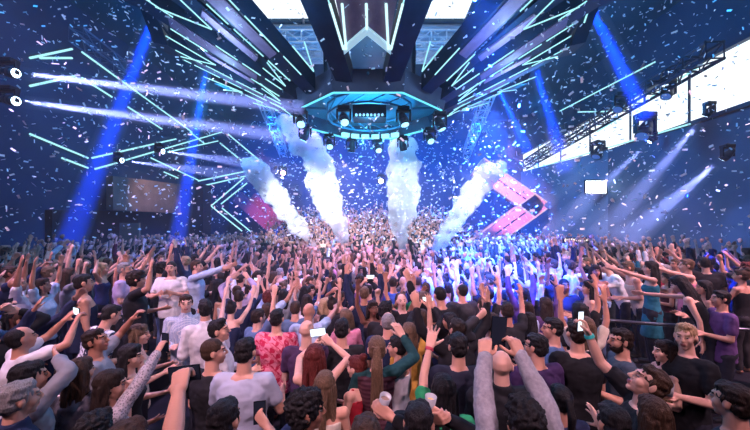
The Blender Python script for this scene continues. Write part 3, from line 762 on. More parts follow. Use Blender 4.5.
me = bpy.data.meshes.new('crowd'); V = np.concatenate(AV); L_ = np.concatenate(AL); C_ = np.concatenate(AC)
me.vertices.add(len(V)); me.vertices.foreach_set('co', V.ravel()); me.loops.add(len(L_)); me.loops.foreach_set('vertex_index', L_)
me.polygons.add(len(C_)); me.polygons.foreach_set('loop_start', np.concatenate([[0], np.cumsum(C_)[:-1]])); me.polygons.foreach_set('loop_total', C_)
me.polygons.foreach_set('material_index', np.concatenate(AM)); me.polygons.foreach_set('use_smooth', np.ones(len(C_), bool)); me.update(calc_edges=True)
for m in cmats: me.materials.append(m)
o = link('crowd', me); tag(o, 'dense distant crowd of dancers with raised hands around and behind the stage', 'crowd', None, 'stuff')
print('spots', len(spots), 'individuals', N_IND, 'faces in mass', len(C_))
# ------------------------------------------------------------------ room shell
WX, BY, CZ = 12.4, 28.0, 12.0
WALLM = texmat('wall_dark_blue', (.012, .03, .07), (.022, .05, .10), 'noise', .6, rough=.8)
CEILM = texmat('ceiling_dark', (.010, .035, .06), (.02, .055, .09), 'noise', .4, rough=.9)
FLOORM = texmat('floor_dark', (.01, .01, .015), (.025, .025, .035), 'noise', 2, rough=.4)
def struct(name, g, m): o = g.obj(name, m); o['kind'] = 'structure'; return o
def sbox(name, c, d, m): g = G(); g.box(c, d); return struct(name, g, m)
sbox('floor', (0, 11, -.1), (2 * WX + 1, 36, .2), FLOORM)
sbox('wall_back', (0, BY + .15, 6), (2 * WX + 1, .3, 12.4), WALLM)
sbox('wall_left', (-WX - .15, 11, 6), (.3, 36, 12.4), WALLM)
sbox('wall_front', (0, -7.1, 6), (2 * WX + 1, .3, 12.4), WALLM)
# right wall with the long clerestory opening
W0, W1 = ZC + .335 * WX, ZC + .515 * WX
g = G(); g.box((WX + .15, 11, (W0 - .2) / 2), (.3, 36, W0 + .2)); g.box((WX + .15, 11, (W1 + CZ) / 2 + .1), (.3, 36, CZ - W1 + .2)); g.box((WX + .15, -3.5, 6), (.3, 7, 12.4))
struct('wall_right', g, WALLM)
WHITE = glow('daylight_glazing', (.82, .92, 1), 1.5, True)
g = G(); g.box((WX + .2, 14.2, (W0 + W1) / 2), (.05, 27.8, W1 - W0)); struct('window_1', g, WHITE)
g = G()
for z in (W0, W1): g.box((WX - .06, 14, z), (.2, 28, .14))
for y in np.arange(4, 28, 3.0): g.box((WX - .02, y, (W0 + W1) / 2), (.06, .07, W1 - W0))
struct('trim_1', g, DARKM)
# ceiling with two skylights
SK = [(-5.2, -1.3), (1.35, 4.0)]; Y0, Y1 = 9.0, 14.7
g = G(); g.box((0, (Y0 - 7) / 2, CZ + .1), (2 * WX + 1, Y0 + 7, .2)); g.box((0, (Y1 + 29) / 2, CZ + .1), (2 * WX + 1, 29 - Y1, .2))
xs = [-WX - .5] + [v for s in SK for v in s] + [WX + .5]
for i in range(0, len(xs), 2): g.box(((xs[i] + xs[i + 1]) / 2, (Y0 + Y1) / 2, CZ + .1), (xs[i + 1] - xs[i], Y1 - Y0, .2))
struct('ceiling', g, CEILM)
for i, (a, b) in enumerate(SK):
    g = G(); g.box(((a + b) / 2, (Y0 + Y1) / 2, CZ + .15), (b - a, Y1 - Y0, .05)); struct('window_%d' % (i + 2), g, WHITE)
# side platforms, stage tiers
sbox('trim_2', (-7.98, 14.6, .175), (8.76, 20, .35), FLOORM); sbox('trim_3', (7.98, 14.6, .175), (8.76, 20, .35), FLOORM)
g = G()
for i in range(15): g.box((-.5, 16.2 + .4 + i * .8, (.55 + i * .2) / 2), (11.4, .8, .55 + i * .2))
struct('trim_4', g, FLOORM)

def tube(g, a, b, r=.03, k=6): g.cap(a, r, b, r, k, ends=False)
# ------------------------------------------------------------------ hanging light rig
RC = Vector((-.15, 9.0, ZC))
def rp(az, R, h, off=0.0):
    a = math.radians(az); d = Vector((math.sin(a), -math.cos(a), 0)); t = Vector((math.cos(a), math.sin(a), 0))
    return RC + d * R + t * off + Vector((0, 0, h))
rig = empty('lighting_rig', rp(0, 0, 3.1)); tag(rig, 'huge star-shaped hanging light rig of dark arms edged with cyan tubes', 'light rig')
def rigp(g, name, m, parent=None, smooth=False):
    o = g.obj(name, m, None, smooth); par = parent or rig
    o.parent = par; o.matrix_parent_inverse = Matrix.Translation(-rig.location) if par is rig else Matrix.Identity(4)
    return o
def prof(R):  # underside height of the bowl
    return 3.15 + (R - 1.9) * .5 if R < 5.3 else 4.85 + (R - 5.3) * 2.0
def hex_arm(g, az, R0, R1, w0, w1, t0, t1):
    V = []
    for dz in (0, 1):
        for R, wd, t in ((R0, w0, t0), (R1, w1, t1)):
            for sgn in ((-1, 1) if R == R0 else (1, -1)): V.append(tuple(rp(az, R, prof(R) + dz * t, sgn * wd / 2)))
    g.hexa(V)
AZ = [s * a for s in (1, -1) for a in (15, 43, 67, 90, 115, 140, 165)]
for az in AZ:
    g = G(); hex_arm(g, az, 1.95, 5.3, .36, .60, .35, .6)
    V = [tuple(rp(az, 5.3, prof(5.3), s * .31)) for s in (-1, 1)] + [tuple(rp(az, 5.7, prof(5.3) + .1, s * .3)) for s in (1, -1)] + [tuple(rp(az, 6.6, 8.6, s * .3)) for s in (-1, 1)] + [tuple(rp(az, 7.1, 8.6, s * .3)) for s in (1, -1)]
    g.hexa(V)
    arm = rigp(g, 'arm', DARKM)
    for sgn in (-1, 1):
        R = 2.35 if abs(az) > 20 else 2.7
        while R < 5.1:
            L = random.uniform(.35, .75); R2 = min(R + L, 5.25); wd = lambda q: .36 + (q - 1.95) / 3.35 * .26
            if abs(az) <= 20 and sgn * az > 0: pass
            elif random.random() > .25:
                g = G(); tube(g, rp(az, R, prof(R) - .02, sgn * (wd(R) / 2 + .02)), rp(az, R2, prof(R2) - .02, sgn * (wd(R2) / 2 + .02)), .014); rigp(g, 'led_tube', TUBE, arm).parent = arm
            R = R2 + .1
    if abs(az) > 30:
        g = G(); V = [rp(az, R_, prof(R_) - .03, s_ * w_) for R_, s_, w_ in ((2.9, -1, .13), (2.9, 1, .13), (4.7, 1, .2), (4.7, -1, .2))]
        g.prism(V, (0, 0, .025)); rigp(g, 'mauve_panel', MAUVE, arm).parent = arm
    # a lamp strip across the outer riser
    if abs(az) > 50:
        for dz in (.6, 1.5, 2.4):
            g = G(); h = prof(5.3) + dz; R = 5.45 + (h - prof(5.3)) * .33
            tube(g, rp(az, R, h, -.33), rp(az, R + .25, h + .75, -.33), .022); rigp(g, 'led_tube', TUBE, arm).parent = arm
# bays between arms: mauve strips with slanting tubes
for i, az in enumerate([2.5 + 25 * j - 2.5 for j in range(0, 15)]):
    az = 0 if i == 0 else None
    if az is None: continue
    # front chevron bay
    pts = [rp(0, 2.5, prof(2.5), -.46), rp(0, 2.85, prof(2.85), 0), rp(0, 2.5, prof(2.5), .46)]
    g = G()
    for a, b in zip(pts, pts[1:]):
        g.prism([a, b, b + Vector((0, -.12, .07)), a + Vector((0, -.12, .07))], (0, 0, .05))
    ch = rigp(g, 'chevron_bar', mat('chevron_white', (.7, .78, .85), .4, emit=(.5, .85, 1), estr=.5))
    g = G(); A = [rp(0, 2.62, prof(2.62) + .06, -.42), rp(0, 2.95, prof(2.95) + .06, 0), rp(0, 2.62, prof(2.62) + .06, .42), rp(0, 3.5, prof(3.5) + .08, .55), rp(0, 3.5, prof(3.5) + .08, -.55)]
    g.prism(A, (0, 0, .05)); rigp(g, 'mauve_panel', MAUVE)
    for o0, o1 in ((-.46, -.86), (-.41, -.42), (0, 0), (.41, .24), (.46, .86)):
        R0 = 2.95 if o0 == 0 else 2.6
        for Ra, Rb in ((R0, 3.35), (3.42, 4.4)):
            fa, fb = [(q - R0) / (4.4 - R0) for q in (Ra, Rb)]
            g = G(); tube(g, rp(0, Ra, prof(Ra) - .0, o0 + (o1 - o0) * fa), rp(0, Rb, prof(Rb), o0 + (o1 - o0) * fb), .024); rigp(g, 'led_tube', TUBEW)
for az in [s * a for s in (1, -1) for a in (29, 55, 78.5, 102.5, 127.5, 152.5)]:
    sg = 1 if az > 0 else -1
    if abs(az) > 30:
        g = G(); A = [rp(az, 2.5, prof(2.5) + .12, -.10), rp(az, 2.5, prof(2.5) + .12, .10), rp(az, 4.6, prof(4.6) + .12, .32), rp(az, 4.6, prof(4.6) + .12, -.32)]
        g.prism(A, (0, 0, .06)); pn = rigp(g, 'bay_panel', DARKM)
        g = G(); A = [rp(az, 3.0, prof(3.0) + .06, -.12), rp(az, 3.0, prof(3.0) + .06, .10), rp(az, 4.1, prof(4.1) + .06, .2), rp(az, 4.1, prof(4.1) + .06, -.02)]
        g.prism(A, (0, 0, .05)); rigp(g, 'mauve_panel', MAUVE)
    for Rv, wv in ((2.35, .25), (3.9, .75)):   # V of two tubes, point towards the middle
        if abs(az) < 30 and Rv > 3: continue
        for sd in (-1, 1):
            g = G(); tube(g, rp(az, Rv, prof(Rv) - .04, 0), rp(az, Rv + .95 * (1 if Rv > 3 else .5), prof(Rv + .7) - .04, sd * wv * .62), .014); rigp(g, 'led_tube', TUBE)
    g = G()
    for R in (3.2, 4.3, 5.2):
        wv = 2 * R * math.sin(math.radians(12.5)) - .4
        if abs(az) > 30: g.cap(rp(az, R, prof(R) + .3, -wv / 2), .035, rp(az, R, prof(R) + .3, wv / 2), .035, 6, ends=False)
    if abs(az) > 30: rigp(g, 'cross_bar', DARKM)
# octagonal pod
g = G()
for i in range(8):
    a0, a1 = 22.5 + 45 * i, 67.5 + 45 * i
    for (R, h, R2, h2) in ((2.02, 3.0, 2.10, 3.45),):
        A = [rp(a0, R, h), rp(a1, R, h), rp(a1, R2, h2), rp(a0, R2, h2)]
        inw = rp((a0 + a1) / 2, -.07, 0) - RC
        g.prism(A, inw)
rigp(g, 'pod_rim', texmat('rim_grey', (.05, .06, .10), (.09, .10, .15), 'noise', 2))
g = G(); g.prism([rp(22.5 + 45 * i, 2.0, 3.42) for i in range(8)], (0, 0, .08)); rigp(g, 'pod_plate', mat('pod_plate_blue', (.05, .30, .45), .5))
for i in range(8):
    g = G(); tube(g, rp(22.5 + 45 * i, 1.96, 3.0), rp(67.5 + 45 * i, 1.96, 3.0), .028); rigp(g, 'rim_tube', glow('rim_cyan', (.15, .75, 1), 1.3, True))
g = G()
for R, h in ((1.15, 3.05), (1.15, 3.3)):
    for i in range(16): tube(g, rp(22.5 * i, R, h), rp(22.5 * (i + 1), R, h), .03)
for i in range(16):
    tube(g, rp(22.5 * i, 1.15, 3.05), rp(22.5 * (i + 1), 1.15, 3.3), .015); 
    if i % 2 == 0: tube(g, rp(22.5 * i, 1.15, 3.3), rp(22.5 * i, 1.98, 3.35), .03)
rigp(g, 'inner_truss', mat('truss_blue', (.06, .2, .32), .4, .5))
g = G(); g.box(rp(0, -.1, 3.2), (.9, .5, .34)); bx = rigp(g, 'lamp_box', BLACKM)
for i in range(8):
    g = G(); c = rp(0, .16, 3.1) + Vector(((i - 3.5) * .1, 0, 0)); g.cap(c, .03, c + Vector((0, -.04, -.03)), .034, 10); rigp(g, 'small_lamp', mat('lens_pale', (.5, .6, .7), .2, emit=(.5, .75, 1), estr=.5), bx).parent = bx
for i in range(6):
    g = G(); c = rp(150 + 12 * i, 1.55, 2.98); g.box(c, (.24, .1, .12), Matrix.Rotation(math.radians(150 + 12 * i), 3, 'Z')); rigp(g, 'blinder', glow('blinder_cyan', (.3, .85, 1), 1.6, True))
g = G()
for s in (-1, 1):
    g.cap(rp(0, 0, 3.5) + Vector((s * 1.2, 0, 0)), .06, rp(0, 0, 9.2) + Vector((s * 1.2, 0, 0)), .06, 8)
rigp(g, 'hanger', DARKM)

# ------------------------------------------------------------------ moving heads
def moving_head(loc, aim, label, col, s=1.0, strength=6, group='moving head lamps'):
    o = empty('moving_head_lamp', loc); o.scale = (s, s, s)
    g = G(); g.box((0, 0, .0), (.30, .24, .10)); g.box((0, 0, .06), (.1, .08, .06)); b = g.obj('base', BLACKM, o)
    bv = b.modifiers.new('b', 'BEVEL'); bv.width = .015
    g = G(); g.box((-.17, 0, -.17), (.04, .10, .30)); g.box((.17, 0, -.17), (.04, .10, .30)); g.box((0, 0, -.055), (.36, .12, .04)); g.obj('yoke', BLACKM, o)
    d = (Vector(aim) - Vector(loc)).normalized(); c = Vector((0, 0, -.26))
    g = G(); g.cap(c - d * .14, .09, c + d * .02, .13, 14); g.cap(c + d * .02, .13, c + d * .17, .125, 14, ends=False); g.obj('head', mat('lamp_shell', (.02, .022, .03), .35), o, True)
    g = G(); g.cap(c + d * .168, .105, c + d * .178, .10, 16, ends=False); g.obj('lens', glow('lens_%s' % (col,), col, strength, False), o)
    tag(o, label, 'stage lamp', group)
    return Vector(loc) + (c + d * .25) * s, d
# ------------------------------------------------------------------ beams in haze
HZ = {}
def beam(src, dst, r0, r1, col, power, dens=.10, label='beam', size=None):
    src, dst = Vector(src), Vector(dst); L = (dst - src).length; d = (dst - src) / L
    g = G(); g.cap(src, r0, dst, r1, 24, ends=False)
    key = dens
    if key not in HZ:
        m = bpy.data.materials.new('haze'); m.use_nodes = True; nt = m.node_tree; nt.nodes.clear()
        v = nt.nodes.new('ShaderNodeVolumeScatter'); v.inputs['Color'].default_value = (1, 1, 1, 1); v.inputs['Density'].default_value = dens
        out = nt.nodes.new('ShaderNodeOutputMaterial'); nt.links.new(v.outputs[0], out.inputs['Volume']); HZ[key] = m
    o = g.obj('light_beam_haze', HZ[key]); tag(o, label, 'light beam', 'light beams in the haze', 'stuff')
    l = bpy.data.lights.new('beam', 'SPOT'); l.energy = power * 5; l.color = col; l.shadow_soft_size = max(.02, r0 * .4)
    # apex of the cone lies behind the lens
    ang = 2 * math.atan((r1 - r0) / L + .02); l.spot_size = max(ang, math.radians(3)) if size is None else size; l.spot_blend = .5
    lo = bpy.data.objects.new('beam_light', l); COL.objects.link(lo); k = (r1 - r0) / L; back = 0
    lo.location = src - d * back; lo.rotation_euler = d.to_track_quat('-Z', 'Y').to_euler()
    return o
BL = (.0, .035, 1.0); LV = (.27, .33, 1.0)
# saturated blue shafts
SH = [((170, -25, 10.5), (62, 262, 11.5), .26, .50, BL, 46000, 'deep blue shaft slanting down over the dark side wall', 'lamp at the head of the deep blue shaft by the side wall'),
      ((207, 62, 12.5), (176, 250, 14.5), .2, .45, BL, 26000, 'blue shaft falling behind the lavender beams', 'lamp under the rig above the blue shaft'),
      ((583, -8, 9.6), (646, 118, 8.0), .24, .34, BL, 46000, 'deep blue shaft crossing the dark ceiling', 'lamp at the head of the ceiling shaft'),
      ((532, 55, 10), (566, 170, 12), .18, .4, BL, 26000, 'blue shaft right of the rig towards the window', 'lamp at the tip of the rig arm above the blue shaft'),
      ((500, 92, 10), (528, 150, 11), .15, .3, BL, 12000, 'short blue shaft beside the rig', 'lamp beside the rig above the short shaft')]
for (s, e, r0, r1, c, pw, lb, ll) in SH:
    a, b = P(*s), P(*e); moving_head(a - (b - a).normalized() * .36 + Vector((0, 0, .234)), b, ll, (.1, .3, 1), .9); beam(a, b, r0, r1, c, pw, .10, lb)
LB = [((25, 74, 7.0), (303, 108, 6.6), .14, .15, LV, 42000, 'upper lavender beam from the rig towards the side wall'),
      ((25, 102, 7.0), (290, 137, 6.6), .14, .16, LV, 38000, 'lower lavender beam from the rig towards the side wall'),
      ((168, 152, 12.5), (262, 165, 12), .07, .28, LV, 3500, 'small pale beam from a wall lamp'),
      ((127, 161, 12.5), (250, 177, 12), .07, .30, LV, 3500, 'lower small pale beam from a wall lamp'),
      ((598, 158, 17), (540, 208, 18), .12, .45, LV, 900, 'pale beam from the lamp under the window truss'),
      ((645, 146, 13.5), (545, 238, 15), .12, .6, LV, 1500, 'wide pale beam falling behind the wall lamp'),
      ((700, 122, 10.5), (600, 238, 14), .18, .6, LV, 2200, 'broad lavender beam across the grey wall'),
      ((715, 165, 9.5), (622, 242, 12), .18, .6, LV, 1800, 'lowest lavender beam across the grey wall')]
for i, (s, e, r0, r1, c, pw, lb) in enumerate(LB):
    a, b = P(*s), P(*e); moving_head(a - (b - a).normalized() * .36 + Vector((0, 0, .234)), b, 'lamp sending out the ' + lb, (.6, .8, 1), .9, 8); beam(a, b, r0, r1, c, pw, .12, lb)
# heads hanging round the pod
for i, (az, R) in enumerate([(-62, 1.9), (-100, 1.85), (-135, 1.8), (-160, 1.75), (172, 1.75), (145, 1.8), (110, 1.85), (70, 1.9), (-30, 1.2), (40, 1.3)]):
    l = rp(az, R, 2.93); moving_head(l, l + (rp(az, .5, -1.2) - RC) if i % 2 else l + Vector((.3, -1, -1.3)),
        ['lamp at the camera-side edge of the pod', 'lamp at the pod corner over the smoke', 'lamp below the far rim of the pod', 'tilted lamp below the far rim', 'central lamp under the pod rim', 'lamp under the pod rim by the upright jet',
         'lamp at the pod corner', 'lamp under the grey side of the rim', 'lamp inside the pod beside the lamp box', 'smaller lamp inside the pod'][i], (.35, .8, 1), .95, 2)

# ------------------------------------------------------------------ trusses
def truss(name, a, b, w, label, m=DARKM, seg=.7, r=.03, cat='truss', dz=None, group=None):
    a, b = Vector(a), Vector(b); d = (b - a).normalized(); u = d.cross(Vector((0, 0, 1))).normalized() * w / 2; v = u.cross(d).normalized() * w / 2
    g = G(); cs = [u + v, -u + v, -u - v, u - v]
    for c in cs: tube(g, a + c, b + c, r)
    n = max(2, int((b - a).length / seg))
    for i in range(n):
        p, q = a + d * (b - a).length * i / n, a + d * (b - a).length * (i + 1) / n
        for j in range(4):
            c0, c1 = cs[j], cs[(j + 1) % 4]; tube(g, p + c0, p + c1, r * .5, 4); tube(g, p + (c0 if i % 2 else c1), q + (c1 if i % 2 else c0), r * .5, 4)
    o = g.obj(name, m); tag(o, label, cat, group); return o
ST = mat('truss_steel', (.10, .12, .18), .4, .6); STP = texmat('truss_pink', (.3, .22, .3), (.4, .3, .38), 'noise', 3, rough=.5)
truss('lighting_truss', P(715, 50, 9.8), P(523, 166, 25), .5, 'long dark lattice truss running under the white window', mat('truss_dark', (.02, .025, .05), .5, .5), .8, .055)
truss('lighting_truss', P(76, 34, 12), P(132, 76, 15), .5, 'small grey lattice truss high on the side wall', ST)
for k, (x0, x1, y, z) in enumerate([(-5.4, -1.2, 15.0, 11.35), (-5.2, -1.2, 16.2, 11.3), (1.2, 5.2, 15.0, 11.35), (1.2, 5, 16.2, 11.3)]):
    truss('roof_truss', (x0, y, z), (x1, y, z), .55, ['upper pale roof truss below the wide skylight', 'lower pale roof truss below the wide skylight', 'upper pale roof truss below the narrow skylight', 'lower pale roof truss below the narrow skylight'][k], mat('truss_pale', (.55, .6, .65), .5), .6, .04)
for k, x in enumerate((-5.3, 5.3)):
    truss('roof_truss', (x, 13, 10.2), (x * 1.25, 24, 8.2), .5, 'lengthwise pale roof truss %s' % ('over the slanting smoke jets' if k == 0 else 'over the pink chevron'), mat('truss_pale', (.55, .6, .65), .5), .8, .035)
for k, (px, py, d) in enumerate([(645, 116, 12.5), (598, 143, 17), (557, 128, 19), (620, 95, 13), (668, 82, 12)]):
    moving_head(P(px, py, d), P(px - 40, py + 90, d - 1), ['big round lamp hanging against the white window', 'lamp on the truss above the pale beam', 'small caged lamp near the end of the truss', 'lamp under the upper window edge', 'lamp high on the window truss'][k], (.1, .25, .9), (2.0, 1.8, 2.0, 1.5, 1.4)[k], .5)

# ------------------------------------------------------------------ wall light tubes
def wall_tube(a, b, side, label, r=.04, W=WX - .12):
    def wp(px, py): d = abs(W * F / (px - 375)); return P(px, py, d)
    g = G(); tube(g, wp(*a), wp(*b), r, 8); o = g.obj('led_tube', TUBE); tag(o, label, 'light tube', 'cyan light tubes on the walls'); return o
def back_tube(a, b, label, d=27.8, r=.045):
    g = G(); tube(g, P(*a, d), P(*b, d), r, 8); o = g.obj('led_tube', TUBE); tag(o, label, 'light tube', 'cyan light tubes on the walls'); return o
for a, b, lb in [((82, 52), (192, 132), 'longest cyan tube slanting high on the dark side wall'), ((82, 78), (112, 97), 'short cyan tube under the high grey truss'), ((128, 107), (162, 129), 'short cyan tube under the longest one'),
                 ((30, 58), (72, 49), 'topmost cyan tube at the edge of the side wall'), ((40, 58), (72, 58), 'second cyan tube at the edge of the side wall'), ((30, 86), (75, 76), 'third cyan tube above the upper lavender beam'),
                 ((30, 134), (88, 158), 'long cyan tube sloping down near the wall edge'), ((62, 158), (88, 168), 'short cyan tube sloping down near the wall edge'), ((92, 158), (176, 139), 'cyan tube rising towards the small wall lamps'),
                 ((95, 169), (117, 163), 'short cyan tube before the recess'), ((126, 160), (222, 132), 'cyan tube joined to the lower wall lamp'), ((168, 152), (218, 141), 'cyan tube joined to the upper wall lamp'),
                 ((151, 158), (200, 181), 'cyan tube sloping down over the brown recess'), ((164, 172), (178, 178), 'tiny cyan tube over the brown recess')]:
    wall_tube(a, b, -1, lb)
for a, b, lb in [((198, 181), (252, 170), 'cyan tube under the angular wall light'), ((198, 187), (250, 175), 'lower twin tube under the angular wall light'), ((211, 206), (244, 178), 'upper limb of the arrow-shaped wall light'),
                 ((211, 206), (242, 231), 'lower limb of the arrow-shaped wall light'), ((221, 204), (247, 183), 'inner upper limb of the arrow-shaped light'), ((222, 208), (250, 231), 'inner lower limb of the arrow-shaped light'),
                 ((228, 134), (266, 166), 'cyan tube slanting behind the first jet'), ((190, 132), (205, 144), 'short cyan tube near the rig arm'), ((220, 143), (247, 165), 'inner tube slanting behind the first jet')]:
    back_tube(a, b, lb, 22.0 if a[0] < 225 else 22.4)
for a, b, lb in [((560, 111), (655, 62), 'cyan tube along the top of the white window'), ((578, 112), (628, 111), 'level cyan tube beside the white window'), ((523, 168), (560, 141), 'cyan tube at the window tip'),
                 ((523, 172), (690, 124), 'cyan tube along the bottom of the white window'), ((597, 132), (700, 66), 'thin tube along the window truss')]:
    wall_tube(a, b, 1, lb, .035, WX - .35)

# ------------------------------------------------------------------ set pieces
def bar(g, a, b, wpx, d, th=.5):
    a, b = P(*a, d), P(*b, d); v = (b - a).normalized(); n = Vector((-v.z, 0, v.x)) * (wpx / F * d / 2)
    g.prism([a + n, b + n, b - n, a - n], (0, th, 0)); return a, b, n, v
PINK = texmat('pink_painted', (.42, .16, .22), (.55, .24, .3), 'noise', .8, rough=.6)
REDP = texmat('dark_red_painted', (.22, .05, .09), (.3, .08, .12), 'noise', .8, rough=.6)
ch = empty('chevron_frame', P(540, 206, 20)); tag(ch, 'large pink chevron set piece standing beside the stage', 'stage chevron')
def chp(g, nm, m, par): o = g.obj(nm, m); o.parent = par; o.matrix_parent_inverse = Matrix.Translation(-par.location); return o
for nm, (a, b) in (('lower_bar', ((462, 258), (541, 201))), ('upper_bar', ((541, 210), (478, 166)))):
    g = G(); a_, b_, n, v = bar(g, a, b, 19, 20); o1 = chp(g, nm, PINK, ch)
    g = G()
    for i in range(7):
        t = .22 + i * .1; q0 = a_ + (b_ - a_) * t; q1 = a_ + (b_ - a_) * (t + .08)
        g.prism([q0 + n * .05, q1 + n * .05, q1 - n * .10, q0 - n * .10], (0, -.02, 0))
    chp(g, 'dark_slots', DARKM, ch)
    for s in (1, -1):
        g = G(); tube(g, a_ + n * s + Vector((0, -.05, 0)), b_ + n * s + Vector((0, -.05, 0)), .05, 6); chp(g, 'edge_tube', glow('pink_tube', (1, .6, .7), .8), ch)
cl = empty('chevron_frame', P(225, 200, 25)); tag(cl, 'dark red slanted bars of the second chevron behind the first jet', 'stage chevron')
for (a, b, wd) in (((236, 196), (300, 252), 12), ((252, 196), (312, 250), 8)):
    g = G(); bar(g, a, b, wd, 25); chp(g, 'bar', REDP, cl)
# grey screen wall, wall lamp and sign on the far side
RWALL = texmat('grey_wall_panel', (.10, .17, .26), (.14, .21, .30), 'noise', .5, rough=.8)
g = G(); A = [P(521, 172, 24.5), P(608, 150, 16.5), P(608, 262, 16.5), P(521, 262, 24.5)]; g.prism(A, (.12, .1, 0)); o = g.obj('wall_screen', RWALL); tag(o, 'tall grey-blue screen wall beside the pink chevron', 'partition wall')
g = G(); A = [P(608, 150, 16.5), P(760, 106, 10.2), P(760, 300, 10.2), P(608, 262, 16.5)]; g.prism(A, (.12, .1, 0)); o = g.obj('wall_screen', texmat('dark_teal_panel', (.03, .08, .13), (.05, .10, .16), 'noise', .5)); tag(o, 'long dark teal wall panel below the white window', 'partition wall')
fl = empty('wall_floodlight', P(596, 187, 16.6)); tag(fl, 'bright square flood lamp on the grey screen wall', 'wall lamp')
g = G(); g.box(P(596, 187, 16.6), (1.1, .18, .72)); chp(g, 'housing', BLACKM, fl)
g = G(); g.box(P(596, 187, 16.45), (1.0, .04, .6)); chp(g, 'lamp_face', glow('flood_white', (.85, .93, 1), 6, True), fl)
def sign(px, py, d, wpx, label, col):
    s = empty('lit_sign', P(px, py, d)); tag(s, label, 'sign'); w_ = wpx / F * d
    g = G(); g.box(P(px, py, d), (w_, .08, .28)); chp(g, 'board', BLACKM, s)
    n = 11; g = G()
    for i in range(n):
        hh = (.16, .1, .13, .16, .1, .15, .1, .16, .12, .16, .1)[i]; g.box(P(px, py, d - .05) + Vector(((i - n / 2 + .5) * w_ / n * .9, 0, 0)), (w_ / n * .5, .02, hh))
    chp(g, 'lettering', glow('sign_' + label[:6], col, 2.2), s)
sign(189, 243, 17, 22, 'small warm lit sign over the far dancers', (1, .8, .55)); sign(576, 240, 17, 26, 'small white lit sign under the flood lamp', (.9, .9, 1))
# recess and doorway on the dark side
BR = texmat('brown_recess', (.10, .07, .06), (.22, .15, .12), 'noise', 1.2, rough=.7)
g = G(); A = [P(113, 176, 14.4), P(196, 186, 20.5), P(196, 214, 20.5), P(113, 210, 14.4)]; g.prism(A, (-.3, 0, 0)); o = g.obj('wall_recess_panel', BR); tag(o, 'dim brown lit panel on the dark side wall', 'wall panel')
g = G(); A = [P(52, 210, 12.4), P(158, 212, 19), P(158, 262, 19), P(52, 300, 12.4)]; g.prism(A, (-.4, 0, 0)); o = g.obj('bar_counter_wall', mat('bar_black', (.01, .012, .02), .6)); tag(o, 'low black wall below the brown panel', 'partition wall')
g = G(); g.box(P(130, 237, 15.2), (.9, .1, 1.3)); o = g.obj('door_panel', texmat('tan_panel', (.2, .14, .10), (.3, .22, .16), 'noise', 1)); tag(o, 'small tan lit door panel behind the raised hands', 'door panel')
g = G(); A = [P(176, 184, 19), P(203, 184, 19), P(203, 262, 19), P(176, 262, 19)]; g.prism(A, (0, .9, 0)); o = g.obj('speaker_tower', mat('tower_black', (.012, .014, .022), .6)); tag(o, 'tall black tower beside the brown panel', 'speaker tower')

# ------------------------------------------------------------------ dj stage
st = empty('dj_booth', (.7, 15.2, 0)); tag(st, 'long low stage front with pinkish fascia below the smoke jets', 'stage')
def stp(g, nm, m): o = g.obj(nm, m); o.parent = st; o.matrix_parent_inverse = Matrix.Translation(-st.location); return o
g = G(); g.box((.7, 15.3, .5), (8.6, 1.4, 1.0)); stp(g, 'platform', BLACKM)
g = G(); g.box((.7, 14.57, 1.18), (8.6, .06, .5)); stp(g, 'fascia', texmat('fascia_pink', (.25, .12, .17), (.38, .2, .26), 'wave', 1.2))
g = G(); g.box((.7, 14.8, 1.46), (8.7, .5, .05)); stp(g, 'counter', DARKM)
g = G(); g.box((.9, 15.0, 1.53), (1.5, .4, .09)); stp(g, 'mixer', BLACKM)

# ------------------------------------------------------------------ smoke jets
def smoke_mat():
    m = bpy.data.materials.new('smoke'); m.use_nodes = True; nt = m.node_tree; N, L = nt.nodes, nt.links; N.clear()
    v = N.new('ShaderNodeVolumeScatter'); v.inputs['Color'].default_value = (.97, .97, 1, 1); v.inputs['Anisotropy'].default_value = 0
    tc = N.new('ShaderNodeTexCoord'); t = N.new('ShaderNodeTexNoise'); t.inputs['Scale'].default_value = 2.6; t.inputs['Detail'].default_value = 4
    L.new(tc.outputs['Object'], t.inputs['Vector']); mr = N.new('ShaderNodeMapRange'); mr.inputs[1].default_value = .40; mr.inputs[2].default_value = .60; mr.inputs[3].default_value = .15; mr.inputs[4].default_value = 9
    L.new(t.outputs['Fac'], mr.inputs[0]); L.new(mr.outputs[0], v.inputs['Density'])
    o = N.new('ShaderNodeOutputMaterial'); L.new(v.outputs[0], o.inputs['Volume']); return m
SMOKE = smoke_mat()
def jet(pts, label):
    """pts: (px, py, radius px) from nozzle to top at 14.4 m"""
    g = G(); D = 14.4; Q = [(np.array(P(a, b, D)), r / F * D) for a, b, r in pts]
    for (p, r), (q, s) in zip(Q, Q[1:]):
        g.cap(p, r, q, s, 14); L = np.linalg.norm(q - p); n = int(L / .22)
        for i in range(n):
            t = (i + random.random()) / n; rr = r + (s - r) * t; c = p + (q - p) * t + rng.normal(0, .33, 3) * rr; g.ell(c, (rr * .75,) * 3, k=10)
    me = remesh(g, .06, 1, lambda v: .16 * min(1, (v.z - 1.2) / 2) * (noise.noise(v * 1.8) + .6 * noise.noise(v * 4.2)) - .01)
    o = link('smoke_jet', me, SMOKE); tag(o, label, 'smoke jet', 'white smoke jets', 'thing')
    a = P(pts[0][0], pts[0][1] + 3, D); g = G(); g.cap(a, .09, a + Vector((0, 0, .15)), .06, 12); b = g.obj('smoke_nozzle', BLACKM); tag(b, 'black nozzle under the ' + label, 'smoke nozzle')
jet([(322, 255, 1.5), (304, 232, 6), (285, 208, 10), (268, 186, 12), (254, 168, 12)], 'slanting smoke jet farthest towards the arrow light')
jet([(348, 257, 1.5), (343, 238, 6), (334, 215, 12), (327, 195, 14), (322, 172, 13), (312, 148, 13), (296, 132, 12), (283, 121, 7)], 'tall curling smoke jet reaching up to the rig')
